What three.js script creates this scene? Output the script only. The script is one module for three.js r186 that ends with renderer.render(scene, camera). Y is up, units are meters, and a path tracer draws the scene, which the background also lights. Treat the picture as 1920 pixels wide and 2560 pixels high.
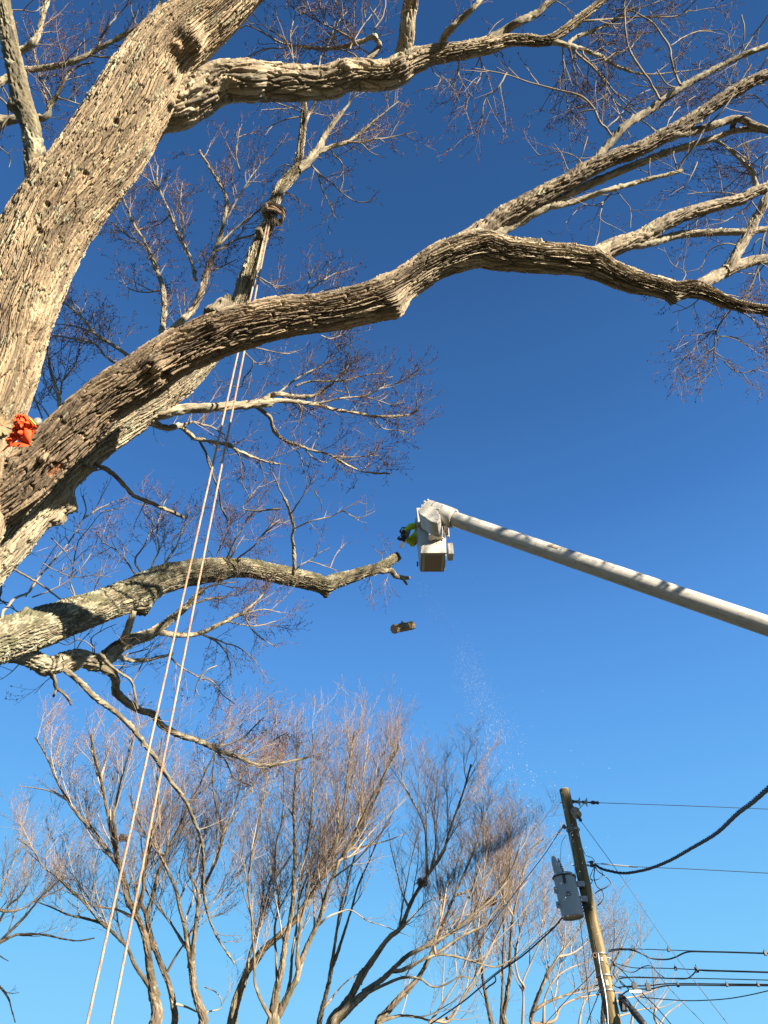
import * as THREE from 'three';
import { mergeGeometries } from 'three/addons/utils/BufferGeometryUtils.js';
import { ImprovedNoise } from 'three/addons/math/ImprovedNoise.js';
import { RoundedBoxGeometry } from 'three/addons/geometries/RoundedBoxGeometry.js';
import { MarchingCubes } from 'three/addons/objects/MarchingCubes.js';
import { TextGeometry } from 'three/addons/geometries/TextGeometry.js';
import { FontLoader } from 'three/addons/loaders/FontLoader.js';

// ───────── camera, sky, sun, exposure
const scene = new THREE.Scene();
const F = 1775, CAM_Y = 1.6, S2 = Math.SQRT1_2;             // focal length in photograph pixels; the camera looks up by 45 degrees
const camera = new THREE.PerspectiveCamera(2 * Math.atan(1280 / F) * 180 / Math.PI, 0.75, 0.1, 4000);
camera.position.set(0, CAM_Y, 0);
camera.rotation.x = Math.PI / 4;
scene.add(camera);
const renderer = new THREE.WebGLRenderer({ antialias: true });
renderer.toneMapping = THREE.LinearToneMapping;
const EXPO = 3.7;
renderer.toneMappingExposure = EXPO;
renderer.shadowMap.enabled = true;
const SUN = new THREE.Vector3(0.68, 0.32, 0.655).normalize();

function skyTexture() {
  const W = 512, H = 512, data = new Float32Array(W * H * 4);
  // sRGB colour of the clear winter sky by elevation
  const stops = [[-90, 150, 215, 250], [0, 152, 224, 254], [8, 139, 211, 255], [14, 123, 199, 252], [20, 109, 183, 247], [27, 96, 166, 238], [35, 84, 147, 222], [43, 69, 126, 198], [52, 60, 111, 176], [62, 53, 98, 157], [72, 48, 91, 147], [90, 44, 85, 139]];
  const lin = c => { c /= 255; return c <= 0.04045 ? c / 12.92 : ((c + 0.055) / 1.055) ** 2.4; };
  for (let y = 0; y < H; y++) {
    const el = ((y + 0.5) / H - 0.5) * 180;
    let k = 0; while (k < stops.length - 2 && el > stops[k + 1][0]) k++;
    const a = stops[k], b = stops[k + 1], t = Math.min(1, Math.max(0, (el - a[0]) / (b[0] - a[0])));
    for (let x = 0; x < W; x++) {
      const o = (y * W + x) * 4;
      for (let c = 0; c < 3; c++) data[o + c] = (lin(a[c + 1]) * (1 - t) + lin(b[c + 1]) * t) / EXPO;
      data[o + 3] = 1;
    }
  }
  const t = new THREE.DataTexture(data, W, H, THREE.RGBAFormat, THREE.FloatType);
  t.mapping = THREE.EquirectangularReflectionMapping;
  t.magFilter = t.minFilter = THREE.LinearFilter;
  t.needsUpdate = true;
  return t;
}
scene.background = skyTexture();
scene.environment = scene.background;

const sun = new THREE.DirectionalLight(new THREE.Color(1.0, 0.89, 0.72), 5);
sun.position.copy(SUN).multiplyScalar(60);
sun.castShadow = true;
sun.shadow.mapSize.set(2048, 2048);
Object.assign(sun.shadow.camera, { left: -45, right: 45, top: 45, bottom: -45, near: 1, far: 160 });
scene.add(sun, sun.target);

// ───────── helpers
const V = (x, y, z) => new THREE.Vector3(x, y, z);
let seed = 12345;
function rnd() { seed = (seed + 0x6D2B79F5) | 0; let t = Math.imul(seed ^ (seed >>> 15), 1 | seed); t = (t + Math.imul(t ^ (t >>> 7), 61 | t)) ^ t; return ((t ^ (t >>> 14)) >>> 0) / 4294967296; }
const rr = (a, b) => a + (b - a) * rnd();
function hash(i, j, k) { let h = Math.imul(i, 374761393) + Math.imul(j, 668265263) + Math.imul(k, 2147483647 ^ 977); h = Math.imul(h ^ (h >>> 13), 1274126177); h ^= h >>> 16; return (h >>> 0) / 4294967296; }
const PN = new ImprovedNoise();
const noise = (x, y, z) => PN.noise(x, y, z);
const smooth = (a, b, x) => { const t = Math.min(1, Math.max(0, (x - a) / (b - a))); return t * t * (3 - 2 * t); };
// where a point seen at photograph pixel (px, py) stands when it is d metres deep along the optical axis
const at = (px, py, d) => { const cx = (px - 960) / F * d, cy = (1280 - py) / F * d; return V(cx, CAM_Y + (cy + d) * S2, (cy - d) * S2); };
function pix(p) { const y = p.y - CAM_Y, d = (y - p.z) * S2, cy = (y + p.z) * S2; return [960 + p.x / d * F, 1280 - cy / d * F, d]; }
function inView(p, m) { const [x, y, d] = pix(p); return d > 0.5 && x > -m && x < 1920 + m && y > -m && y < 2560 + m; }

const names = {};
function numbered(n) { const k = names[n] = (names[n] ?? -1) + 1; return k ? n + '_' + String(k).padStart(3, '0') : n; }
function tag(o, label, category, group, kind) {
  o.userData.label = label;
  if (category) o.userData.category = category;
  if (group) o.userData.group = group;
  if (kind) o.userData.kind = kind;
  return o;
}
function thing(name, label, category, pos = V(0, 0, 0), group) {
  const g = new THREE.Group(); g.name = numbered(name); g.position.copy(pos); scene.add(g);
  return tag(g, label, category, group);
}
// a mesh made in world coordinates, hung under parent (a thing or a part of it), whose world place is the thing's position
function part(name, geo, mat, parent, kind) {
  const m = new THREE.Mesh(geo, mat); m.name = parent === scene ? numbered(name) : name; m.castShadow = m.receiveShadow = true;
  let root = parent; while (root.parent && root.parent !== scene) root = root.parent;
  if (parent !== scene && root.position) geo.translate(-root.position.x, -root.position.y, -root.position.z);
  if (kind) m.userData.kind = kind;
  parent.add(m);
  return m;
}
const mat = (r, g, b, rough = 0.8, extra = {}) => new THREE.MeshStandardMaterial({ color: new THREE.Color().setRGB(r, g, b), roughness: rough, ...extra });

function noiseTex(size, octs, f0, stretch = 1) {           // tileable fractal noise
  const d = new Uint8Array(size * size * 4);
  for (let y = 0; y < size; y++) for (let x = 0; x < size; x++) {
    const a = x / size * 2 * Math.PI, b = y / size * 2 * Math.PI;
    let v = 0, amp = 0.5, f = f0;
    for (let o = 0; o < octs; o++) { v += amp * noise(Math.cos(a) * f + 7 + Math.cos(b) * f / stretch * 0.7, Math.sin(a) * f + 3 + o * 9.1, Math.sin(b) * f / stretch + 5); f *= 2; amp *= 0.55; }
    const g = Math.max(0, Math.min(255, 128 + 150 * v)), k = (y * size + x) * 4;
    d[k] = d[k + 1] = d[k + 2] = g; d[k + 3] = 255;
  }
  const t = new THREE.DataTexture(d, size, size); t.wrapS = t.wrapT = THREE.RepeatWrapping; t.magFilter = THREE.LinearFilter; t.minFilter = THREE.LinearMipmapLinearFilter; t.generateMipmaps = true; t.needsUpdate = true;
  return t;
}
const grainTex = noiseTex(256, 5, 2.2, 1);
const barkMat = new THREE.MeshStandardMaterial({ vertexColors: true, roughness: 0.95, bumpMap: grainTex, bumpScale: 0.006 });
const twigMat = new THREE.MeshStandardMaterial({ vertexColors: true, roughness: 0.85 });
const budMat = mat(0.075, 0.026, 0.02, 0.8);

// smooth curve through points with a radius: returns [{p, r, s}] every ds metres
function curve(pts, ds) {
  const n = pts.length, out = []; let s = 0, last = null;
  for (let i = 0; i < n - 1; i++) {
    const a = pts[i], b = pts[i + 1], p0 = pts[Math.max(0, i - 1)], p3 = pts[Math.min(n - 1, i + 2)];
    const L = a.p.distanceTo(b.p), l0 = Math.max(1e-4, p0.p.distanceTo(b.p)), l1 = Math.max(1e-4, a.p.distanceTo(p3.p));
    const m0 = b.p.clone().sub(p0.p).multiplyScalar(L / l0), m1 = p3.p.clone().sub(a.p).multiplyScalar(L / l1);
    const k = Math.max(1, Math.round(L / ds));
    for (let j = (i ? 1 : 0); j <= k; j++) {
      const t = j / k, t2 = t * t, t3 = t2 * t;
      const p = a.p.clone().multiplyScalar(2 * t3 - 3 * t2 + 1).addScaledVector(m0, t3 - 2 * t2 + t).addScaledVector(b.p, 3 * t2 - 2 * t3).addScaledVector(m1, t3 - t2);
      if (last) s += p.distanceTo(last);
      last = p;
      out.push({ p, r: a.r + (b.r - a.r) * (t2 * 3 - 2 * t3), s });
    }
  }
  return out;
}
function frames(c) {                                        // parallel-transported frames along a curve
  let u = null;
  return c.map((q, i) => {
    const t = c[Math.min(c.length - 1, i + 1)].p.clone().sub(c[Math.max(0, i - 1)].p).normalize();
    if (!u) u = Math.abs(t.y) < 0.9 ? V(0, 1, 0) : V(1, 0, 0);
    u = u.clone().addScaledVector(t, -u.dot(t)).normalize();
    return { t, u, v: t.clone().cross(u) };
  });
}

// ───────── bark: a tube whose plates, fissures, burls and lichen crusts are real relief
// cells of bark: e is the distance to the next crack in metres, x and y the place within the plate
const WC = { e: 0, h: 0, x: 0, y: 0, i: 0, j: 0 }, WD = { ...WC };
function worley(u, v, N, sd, pitch, plate) {
  const o = N & 1 ? WC : WD, out = { ...o }, iu = Math.floor(u), iv = Math.floor(v);
  let f1 = 99, f2 = 99, x1 = 0, y1 = 0, x2 = 0, y2 = 0, h = 0, ci1 = 0, cj1 = 0;
  for (let a = -1; a <= 1; a++) for (let b = -1; b <= 1; b++) {
    const ci = iu + a, cj = iv + b, cw = ((ci % N) + N) % N;
    const x = ci + 0.12 + 0.76 * hash(cw, cj, sd) - u, y = cj + 0.1 + 0.8 * hash(cw, cj, sd + 77) - v, d = x * x + y * y;
    if (d < f1) { f2 = f1; x2 = x1; y2 = y1; f1 = d; x1 = x; y1 = y; h = hash(cw, cj, sd + 155); ci1 = cw; cj1 = cj; } else if (d < f2) { f2 = d; x2 = x; y2 = y; }
  }
  const nx = x2 - x1, ny = y2 - y1, l = Math.hypot(nx, ny) + 1e-6, ax = nx / l / pitch, ay = ny / l / plate;
  out.e = (f2 - f1) / (2 * l) / Math.sqrt(ax * ax + ay * ay); out.h = h; out.x = -x1; out.y = -y1; out.i = ci1; out.j = cj1;
  return out;
}
let barkSeed = 1;
function barkTube(pts, o) {
  const sd = barkSeed++, c = curve(pts, o.ds), fr = frames(c);
  let rm = 0; c.forEach(q => { rm = Math.max(rm, q.r); });
  const nu = Math.max(9, Math.round(2 * Math.PI * rm / o.du)), ns = c.length, L = c[ns - 1].s;
  const N = Math.max(5, Math.round(2 * Math.PI * rm / o.pitch));
  const pos = new Float32Array((nu + 1) * ns * 3), col = new Float32Array((nu + 1) * ns * 3), uv = new Float32Array((nu + 1) * ns * 2);
  const P = V(0, 0, 0), Q = V(0, 0, 0);
  const bumps = (o.bumps || []).map(b => { if (b.on) b.px = b.on; if (b.px) { let best = 1e9; c.forEach((q, i) => { const [x, y] = pix(q.p), e = Math.hypot(x - b.px[0], y - b.px[1]); if (e < best) { best = e; b.t = i / (ns - 1); } }); } const q = c[Math.round(b.t * (ns - 1))], f = fr[Math.round(b.t * (ns - 1))]; const d = (b.dir ?? V(0, -0.7, 0.7)).clone(); d.addScaledVector(f.t, -d.dot(f.t)).normalize(); if (b.on) {
      let best = 1e9; const bc = V(0, 0, 0), e = V(0, 0, 0), ci = Math.round(b.t * (ns - 1));
      for (let i = Math.max(0, ci - 40); i < Math.min(ns, ci + 40); i++) for (let j = 0; j < 180; j++) {
        const th = j / 90 * Math.PI; e.copy(c[i].p).addScaledVector(fr[i].u, c[i].r * Math.cos(th)).addScaledVector(fr[i].v, c[i].r * Math.sin(th));
        if (e.clone().sub(c[i].p).dot(V(0, CAM_Y, 0).sub(e)) < 0) continue;
        const [x, y] = pix(e), k = Math.hypot(x - b.on[0], y - b.on[1]); if (k < best) { best = k; bc.copy(e); }
      }
      return { c: bc, rad: b.rad, h: b.h, color: b.color };
    }
    return { c: q.p.clone().addScaledVector(d, q.r), rad: b.rad, h: b.h, color: b.color }; });
  for (let i = 0; i < ns; i++) {
    const q = c[i], f = fr[i], s = q.s;
    const fl = o.flare ? 1 + o.flare * Math.exp(-s / (o.flareLen ?? 1.2 * q.r + 0.02)) : 1;
    for (let j = 0; j <= nu; j++) {
      const th = (j % nu) / nu * 2 * Math.PI, ct = Math.cos(th), st = Math.sin(th);
      const r0 = q.r * fl * (1 + o.lump * noise(ct * 1.1 + sd * 3.3, st * 1.1 + sd, s / (rm * 2.5)) + o.lump * 0.6 * noise(ct * 2.3 + sd, st * 2.3, s / (rm * 1.1) + 9));
      // plates
      const wx = o.warp * (noise(ct * 1.7 + sd, st * 1.7, s * o.wf) + 0.5 * noise(ct * 4 + 5, st * 4 + sd, s * o.wf * 3));
      const uu = th / (2 * Math.PI) * N + wx, vv = s / o.plate + 0.6 * noise(ct * 3 + sd, st * 3 + 11, s * 1.3);
      const iu = Math.floor(uu), iv = Math.floor(vv);
      const cl = worley(uu, vv, N, sd, o.pitch, o.plate), h1 = cl.h;
      const e = smooth(0.001, o.crack ?? o.pitch * 0.17, cl.e);
      const c2 = worley(uu * 2 + 0.5 * noise(ct * 6 + sd, st * 6, s * 5), vv * 1.4 + 0.5 * noise(ct * 7, st * 7 + sd, s * 4), N * 2, sd + 31, o.pitch / 2, o.plate / 1.4), h2 = c2.h;
      const e2 = smooth(0.0, o.pitch * 0.11, c2.e);
      const fine = noise(ct * rm * 42 + sd, st * rm * 42, s * 10) + 0.6 * noise(ct * rm * 90 + sd, st * rm * 90, s * 28);
      let h = 1.5 * o.depth * (e * (0.62 + 0.34 * h1 + 0.55 * cl.x * (hash(cl.i, cl.j, 5) - 0.5) + 0.35 * cl.y * (h2 - 0.3)) + e * e2 * (0.2 + 0.28 * h2) - 0.78 + 0.17 * fine);
      // lichen crust: a rough mat standing a little proud
      const lf = noise(ct * rm * 5 + sd * 7, st * rm * 5, s * 4.5) + 0.55 * noise(ct * rm * 16, st * rm * 16 + sd, s * 14) + 0.4 * noise(ct * rm * 45, st * rm * 45 + sd, s * 45);
      const up = f.u.y * ct + f.v.y * st;
      const lich = smooth(o.lichen - 0.06, o.lichen + 0.06, lf + (o.lichUp ?? 0) * up);
      const mf = noise(ct * rm * 4 + sd * 5 + 40, st * rm * 4, s * 3) + 0.6 * noise(ct * rm * 20, st * rm * 20 + sd + 8, s * 18);
      const moss = o.moss ? smooth(o.moss - 0.05, o.moss + 0.07, mf + 0.3 * up) : 0;
      if (lich > 0) h += lich * 0.010 * (1 + 1.4 * noise(ct * rm * 130, st * rm * 130, s * 130));
      if (moss > 0) h += moss * 0.006;
      P.copy(q.p).addScaledVector(f.u, ct * r0).addScaledVector(f.v, st * r0);
      let wound = 0, wc = null;
      for (const b of bumps) { const d = P.distanceTo(b.c) / (b.rad + (b.h < 0 ? 0.012 : 0)); if (d < 2.2) { const k = b.h < 0 ? smooth(1.15, 0.7, d) : Math.exp(-d * d * 1.6) * (1 + 0.25 * fine); h += b.h * k; if (b.color) { wound = Math.max(wound, smooth(1.3, 0.8, d + 0.3 * fine)); wc = b.color; } } }
      P.addScaledVector(f.u, ct * h).addScaledVector(f.v, st * h);
      const k = i * (nu + 1) + j;
      pos[k * 3] = P.x; pos[k * 3 + 1] = P.y; pos[k * 3 + 2] = P.z;
      uv[k * 2] = j / nu * 2 * Math.PI * rm * 3; uv[k * 2 + 1] = s * 3;
      const tone = (0.5 + 0.85 * h1 + 0.3 * (h2 - 0.5)) * (1 + 0.3 * noise(ct * 1.5 + sd, st * 1.5 + 3, s * 1.1) + 0.22 * fine + 0.22 * noise(ct * rm * 150 + sd, st * rm * 150, s * 120));
      const br = smooth(-0.1, 0.35, noise(ct * 2 + sd * 2, st * 2, s * 1.6 + 20)) * 0.6;
      for (let z = 0; z < 3; z++) {
        let x = 0.60 * (o.gain ?? 1) * ((o.color[z] + ((o.colorEnd ?? o.color)[z] - o.color[z]) * smooth(0.3, 0.75, s / L)) * (1 - br) + o.color2[z] * br) * tone;
        if (o.band) { const bb = smooth(0.02, 0.16, noise(ct * 0.8 + sd, st * 0.8, s * o.band)); x = x * (1 - 0.4 * bb) + [0.26, 0.225, 0.17][z] * 0.4 * bb; }
        x += ([0.27, 0.262, 0.18][z] * (0.85 + 0.3 * h1) - x) * 0.8 * lich;
        x += ([0.07, 0.066, 0.03][z] - x) * 0.8 * moss;
        if (wound) x += (wc[z] * (0.8 + 0.5 * h1) - x) * wound;
        col[k * 3 + z] = Math.max(0.01, x);
      }
    }
  }
  const idx = [];
  for (let i = 0; i < ns - 1; i++) for (let j = 0; j < nu; j++) { const a = i * (nu + 1) + j, b = a + nu + 1; idx.push(a, a + 1, b, a + 1, b + 1, b); }
  const g = new THREE.BufferGeometry();
  g.setAttribute('position', new THREE.BufferAttribute(pos, 3)); g.setAttribute('color', new THREE.BufferAttribute(col, 3)); g.setAttribute('uv', new THREE.BufferAttribute(uv, 2));
  g.setIndex(idx); g.computeVertexNormals();
  const nn = g.attributes.normal;                           // close the seam
  for (let i = 0; i < ns; i++) { const a = i * (nu + 1), b = a + nu; P.fromBufferAttribute(nn, a).add(Q.fromBufferAttribute(nn, b)).normalize(); nn.setXYZ(a, P.x, P.y, P.z); nn.setXYZ(b, P.x, P.y, P.z); }
  const parts = [g];
  for (const end of [0, ns - 1]) {                          // end faces, sawn or broken
    const cp = [], cc = [], ci = [], cu = [], f = fr[end], q = c[end], sgn = end ? 1 : -1, rings = 5;
    const wood = o.cut && end ? o.cut : o.color2;
    for (let k = 0; k <= rings; k++) for (let j = 0; j <= nu; j++) {
      const a = (end * (nu + 1) + j) * 3, w = k / rings;
      const bul = sgn * (1 - w * w) * (o.endBulge ?? 0.02) * q.r + 0.004 * noise(j * 0.7, k * 2.1, sd);
      cp.push(q.p.x + (pos[a] - q.p.x) * w + f.t.x * bul, q.p.y + (pos[a + 1] - q.p.y) * w + f.t.y * bul, q.p.z + (pos[a + 2] - q.p.z) * w + f.t.z * bul);
      const tn = 0.9 + 0.2 * hash(k, 3, sd); for (let z = 0; z < 3; z++) cc.push(k === rings ? o.color2[z] : wood[z] * tn);
      cu.push(w, j / nu);
      if (k < rings && j < nu) { const b = k * (nu + 1) + j, d = b + nu + 1; if (end) ci.push(b, d, b + 1, b + 1, d, d + 1); else ci.push(b, b + 1, d, b + 1, d + 1, d); }
    }
    const e = new THREE.BufferGeometry(); e.setAttribute('position', new THREE.Float32BufferAttribute(cp, 3)); e.setAttribute('color', new THREE.Float32BufferAttribute(cc, 3)); e.setAttribute('uv', new THREE.Float32BufferAttribute(cu, 2)); e.setIndex(ci); e.computeVertexNormals();
    parts.push(e);
  }
  return mergeGeometries(parts);
}

// ───────── twigs: thin tubes gathered into one geometry
class Twigs {
  constructor() { this.p = []; this.n = []; this.c = []; this.i = []; this.tris = 0; }
  tube(c, sides, colorAt) {                                 // c: [{p, r}]
    const fr = frames(c), base = this.p.length / 3;
    for (let i = 0; i < c.length; i++) {
      const q = c[i], f = fr[i], k = colorAt(i / (c.length - 1), q.r);
      for (let j = 0; j < sides; j++) {
        const a = j / sides * 2 * Math.PI, x = Math.cos(a), y = Math.sin(a);
        const nx = f.u.x * x + f.v.x * y, ny = f.u.y * x + f.v.y * y, nz = f.u.z * x + f.v.z * y;
        this.p.push(q.p.x + nx * q.r, q.p.y + ny * q.r, q.p.z + nz * q.r); this.n.push(nx, ny, nz); this.c.push(k[0], k[1], k[2]);
        if (i) { const a0 = base + (i - 1) * sides + j, a1 = base + (i - 1) * sides + (j + 1) % sides; this.i.push(a0, a1, a0 + sides, a1, a1 + sides, a0 + sides); }
      }
    }
    this.tris += (c.length - 1) * sides * 2;
  }
  geometry() {
    const g = new THREE.BufferGeometry();
    g.setAttribute('position', new THREE.Float32BufferAttribute(this.p, 3)); g.setAttribute('normal', new THREE.Float32BufferAttribute(this.n, 3)); g.setAttribute('color', new THREE.Float32BufferAttribute(this.c, 3)); g.setIndex(this.i);
    return g;
  }
}
const mixc = (a, b, t) => [a[0] + (b[0] - a[0]) * t, a[1] + (b[1] - a[1]) * t, a[2] + (b[2] - a[2]) * t];
const randDir = () => { const z = rr(-1, 1), a = rr(0, 2 * Math.PI), q = Math.sqrt(1 - z * z); return V(q * Math.cos(a), q * Math.sin(a), z); };
// shoots off a host curve; lv: list of levels, each {gap, len, ang, up, r, seg, sides, from, buds}
function sprout(tw, buds, host, lv, depth, colors, margin = 60) {
  const l = lv[depth]; if (!l) return;
  const L = host[host.length - 1].s ?? 0; if (L < 0.02) return;
  let s = L * (l.from ?? 0.25) + rr(0, l.gap);
  let i = 1;
  while (s < L) {
    while (i < host.length - 1 && host[i].s < s) i++;
    const a = host[i - 1], b = host[i], t = (s - a.s) / Math.max(1e-5, b.s - a.s);
    const p = a.p.clone().lerp(b.p, t), r = a.r + (b.r - a.r) * t, hd = b.p.clone().sub(a.p).normalize();
    s += l.gap * rr(0.4, 1.6);
    if (margin === 'outside' ? inView(p, 40) : !inView(p, margin)) continue;
    const side = randDir(); side.addScaledVector(hd, -side.dot(hd)).normalize();
    const ang = l.ang * rr(0.6, 1.35);
    const d = hd.clone().multiplyScalar(Math.cos(ang)).addScaledVector(side, Math.sin(ang)); d.y += l.up * rr(0.3, 1); d.normalize();
    const len = l.len * rr(0.35, 1.25) * (l.taper ? 1 - l.taper * (s / L) : 1);
    const r0 = Math.min(r * 0.75, l.r * rr(0.75, 1.2)), n = l.seg, c = [{ p: p.clone(), r: r0, s: 0 }];
    let q = p.clone();
    for (let k = 1; k <= n; k++) {
      const w = randDir().multiplyScalar(l.wob ?? 0.22); d.add(w); d.y += l.curl ?? 0.12; d.normalize();
      q = q.clone().addScaledVector(d, len / n);
      c.push({ p: q, r: Math.max(l.rend ?? 0.0014, r0 * (1 - 0.62 * k / n)), s: len * k / n });
    }
    if (margin === 'outside' && c.some(e => inView(e.p, 25))) continue;
    const tone = rr(0.5, 1.4), ca = colors.base, cb = colors.tip, f0 = l.red ?? 0;
    tw.tube(c, l.sides, t => { const k = mixc(ca, cb, Math.min(1, f0 + t * (l.redAdd ?? 0.2))); return [k[0] * tone, k[1] * tone, k[2] * tone]; });
    if (l.buds) for (let k = 0; k < l.buds; k++) {
      const f = rr(0.25, 1.02), ii = Math.min(n, Math.max(1, Math.ceil(f * n))), A = c[ii - 1].p, B = c[ii].p, tt = f * n - (ii - 1);
      const bp = A.clone().lerp(B, Math.min(1, tt)), sd = randDir();
      buds.push(bp.addScaledVector(sd, l.budOff ?? 0.006), d.clone().addScaledVector(sd, 0.9).normalize(), (l.bud ?? 0.009) * rr(0.6, 1.5));
    }
    sprout(tw, buds, c, lv, depth + 1, colors, margin);
  }
}
const budGeo = new THREE.OctahedronGeometry(1, 0); budGeo.scale(0.62, 1.5, 0.62);
function budMesh(buds, parent) {
  const n = buds.length / 3; if (!n) return;
  const m = new THREE.InstancedMesh(budGeo, budMat, n), q = new THREE.Quaternion(), M = new THREE.Matrix4(), Y = V(0, 1, 0), c = new THREE.Color();
  let root = parent; while (root.parent && root.parent !== scene) root = root.parent;
  for (let i = 0; i < n; i++) {
    q.setFromUnitVectors(Y, buds[i * 3 + 1]);
    M.compose(buds[i * 3].clone().sub(root.position), q, V(1, 1, 1).multiplyScalar(buds[i * 3 + 2])); m.setMatrixAt(i, M);
    const t = hash(i, 5, 9); m.setColorAt(i, c.setRGB(0.7 + 0.9 * t, 0.8 + 0.4 * t, 0.8 + 0.3 * t));
  }
  m.name = 'bud'; m.userData.kind = 'stuff'; m.castShadow = m.receiveShadow = true; parent.add(m);
}

// ───────── reading off the photograph: a tile letter, then x,y points in that 700-pixel tile seen 2.37 times enlarged; an optional third number is the width
const TILE = { A: [0, 0], B: [600, 0], C: [1220, 0], D: [0, 640], E: [600, 640], F: [1220, 500], G: [0, 1240], H: [500, 1340], J: [0, 1860], K: [600, 1860], L: [1220, 1860] };
const Z = 1659 / 700;
function read(text, d0, d1, w0, w1, wob = 0, pow = 1) {
  let o = [0, 0], pts = [];
  for (const tok of text.trim().split(/\s+/)) {
    if (TILE[tok]) { o = TILE[tok]; continue; }
    const [x, y, w] = tok.split(',').map(Number);
    pts.push({ x: o[0] + x / Z, y: o[1] + y / Z, w: w && w / Z });
  }
  let L = 0; const l = pts.map((q, i) => i ? L += Math.hypot(q.x - pts[i - 1].x, q.y - pts[i - 1].y) : 0);
  const sd = pts[0].x * 0.013 + pts[0].y * 0.017;
  return pts.map((q, i) => {
    const t = l[i] / L; let d = d0 + (d1 - d0) * t;
    if (wob && i && i < pts.length - 1) d += wob * noise(sd, i * 0.83, 3.3);
    const w = q.w ?? (w0 + (w1 - w0) * t ** pow) / Z;
    return { p: at(q.x, q.y, d), r: w / 2 / F * d };
  });
}

// ───────── ground
{
  const g = new THREE.CircleGeometry(1500, 96); g.rotateX(-Math.PI / 2);
  const t = noiseTex(256, 6, 3); t.repeat.set(700, 700);
  const m = part('ground', g, mat(0.06, 0.056, 0.032, 0.98, { bumpMap: t, bumpScale: 0.04 }), scene);
  m.userData.kind = 'structure'; m.userData.label = 'flat ground of dry winter grass under the trees';
}

// ───────── the big maple
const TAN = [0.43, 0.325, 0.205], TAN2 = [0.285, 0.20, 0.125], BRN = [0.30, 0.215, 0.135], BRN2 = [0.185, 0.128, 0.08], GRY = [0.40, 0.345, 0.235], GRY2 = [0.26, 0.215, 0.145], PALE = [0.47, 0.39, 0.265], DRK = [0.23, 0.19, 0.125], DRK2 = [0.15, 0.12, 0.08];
const WOOD = [0.52, 0.36, 0.19];
const big = (color, color2, x = {}) => ({ ds: 0.012, du: 0.0095, pitch: 0.085, plate: 0.42, depth: 0.032, lump: 0.10, warp: 1.15, wf: 1.7, lichen: 0.62, color, color2, ...x });
const mid = (color, color2, x = {}) => ({ ds: 0.02, du: 0.0125, pitch: 0.05, plate: 0.24, depth: 0.017, lump: 0.12, warp: 1.0, wf: 2.4, lichen: 0.5, color, color2, flare: 0.45, ...x });
const small = (color, color2, x = {}) => ({ ds: 0.03, du: 0.016, pitch: 0.03, plate: 0.14, depth: 0.0085, lump: 0.15, warp: 0.8, wf: 3, lichen: 0.46, moss: 0.5, color, color2, flare: 0.22, band: 7, ...x });

const maple = thing('maple_tree', 'huge bare maple with thick furrowed limbs reaching in from the left edge', 'tree', V(-5.2, 0, -5.7));
const trunkJoin = { p: V(-4.62, 5.1, -5.6), r: 0.5 };
const limbs = {}, limbCurves = [];
function limb(name, key, pts, o) { limbCurves.push(curve(pts, 0.08)); const m = part(name, barkTube(pts, o), barkMat, maple); limbs[key] = m; return m; }
limb('trunk', 'trunk', [{ p: V(-5.4, -0.15, -5.9), r: 0.98 }, { p: V(-5.3, 0.5, -5.85), r: 0.80 }, { p: V(-5.05, 2.6, -5.7), r: 0.68 }, { p: V(-4.75, 4.4, -5.55), r: 0.66 }, ...read('D -330,1700,560 -200,1000,520 -90,760,500 95,233,480 A 300,1338,440 593,940,425 790,635,405 985,317,345 1235,85,310 1480,-170,290 1800,-500,250', 6.9, 8.0)],
  big(TAN, TAN2, { ds: 0.013, du: 0.0098, depth: 0.022, pitch: 0.07, plate: 0.30, crack: 0.0085, lichen: 0.52, warp: 0.9, gain: 1.18, bumps: [{ px: [462, 110], dir: V(0.8, -0.5, 0.3), rad: 0.15, h: 0.12 }, { on: [442, 118], rad: 0.07, h: 0.06, color: [0.36, 0.25, 0.15] }, { on: [432, 190], rad: 0.06, h: 0.05 }, { on: [425, 255], rad: 0.06, h: 0.05 }, { on: [90, 420], rad: 0.12, h: 0.05 }, { on: [141, 467], rad: 0.016, h: -0.03 }, { on: [120, 513], rad: 0.02, h: -0.035 }, { on: [212, 432], rad: 0.01, h: -0.03 }, { on: [168, 440], rad: 0.016, h: -0.03 }, { on: [98, 575], rad: 0.018, h: -0.03 }, { on: [290, 305], rad: 0.02, h: -0.03 }, { px: [30, 800], dir: V(0.95, -0.2, 0.3), rad: 0.14, h: 0.05 }] }));
limb('limb', 'R', read('A 800,660,120 930,665,190 1060,622,222 1160,570,224 1300,495,215 1500,475,205 B 0,480,205 250,492,192 500,490,168 650,445,160 850,450,150 930,420,140 1020,365,122 1150,325,95 1300,305,86 1480,268,78 C 90,245,58 160,235,50 350,240,44 450,182,40 560,100,32 700,-10,24 800,-80,20', 7.75, 9.2),
  big([0.47, 0.38, 0.255], [0.28, 0.215, 0.14], { du: 0.010, pitch: 0.078, plate: 0.28, depth: 0.024, warp: 0.9, lichen: 0.55, lichUp: 0.25, flare: 0.18, flareLen: 0.35, bumps: [{ px: [860, 190], dir: V(0, -0.7, 0.7), rad: 0.12, h: 0.05 }, { px: [1000, 185], dir: V(0, -0.8, 0.3), rad: 0.14, h: 0.05 }] }));
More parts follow.
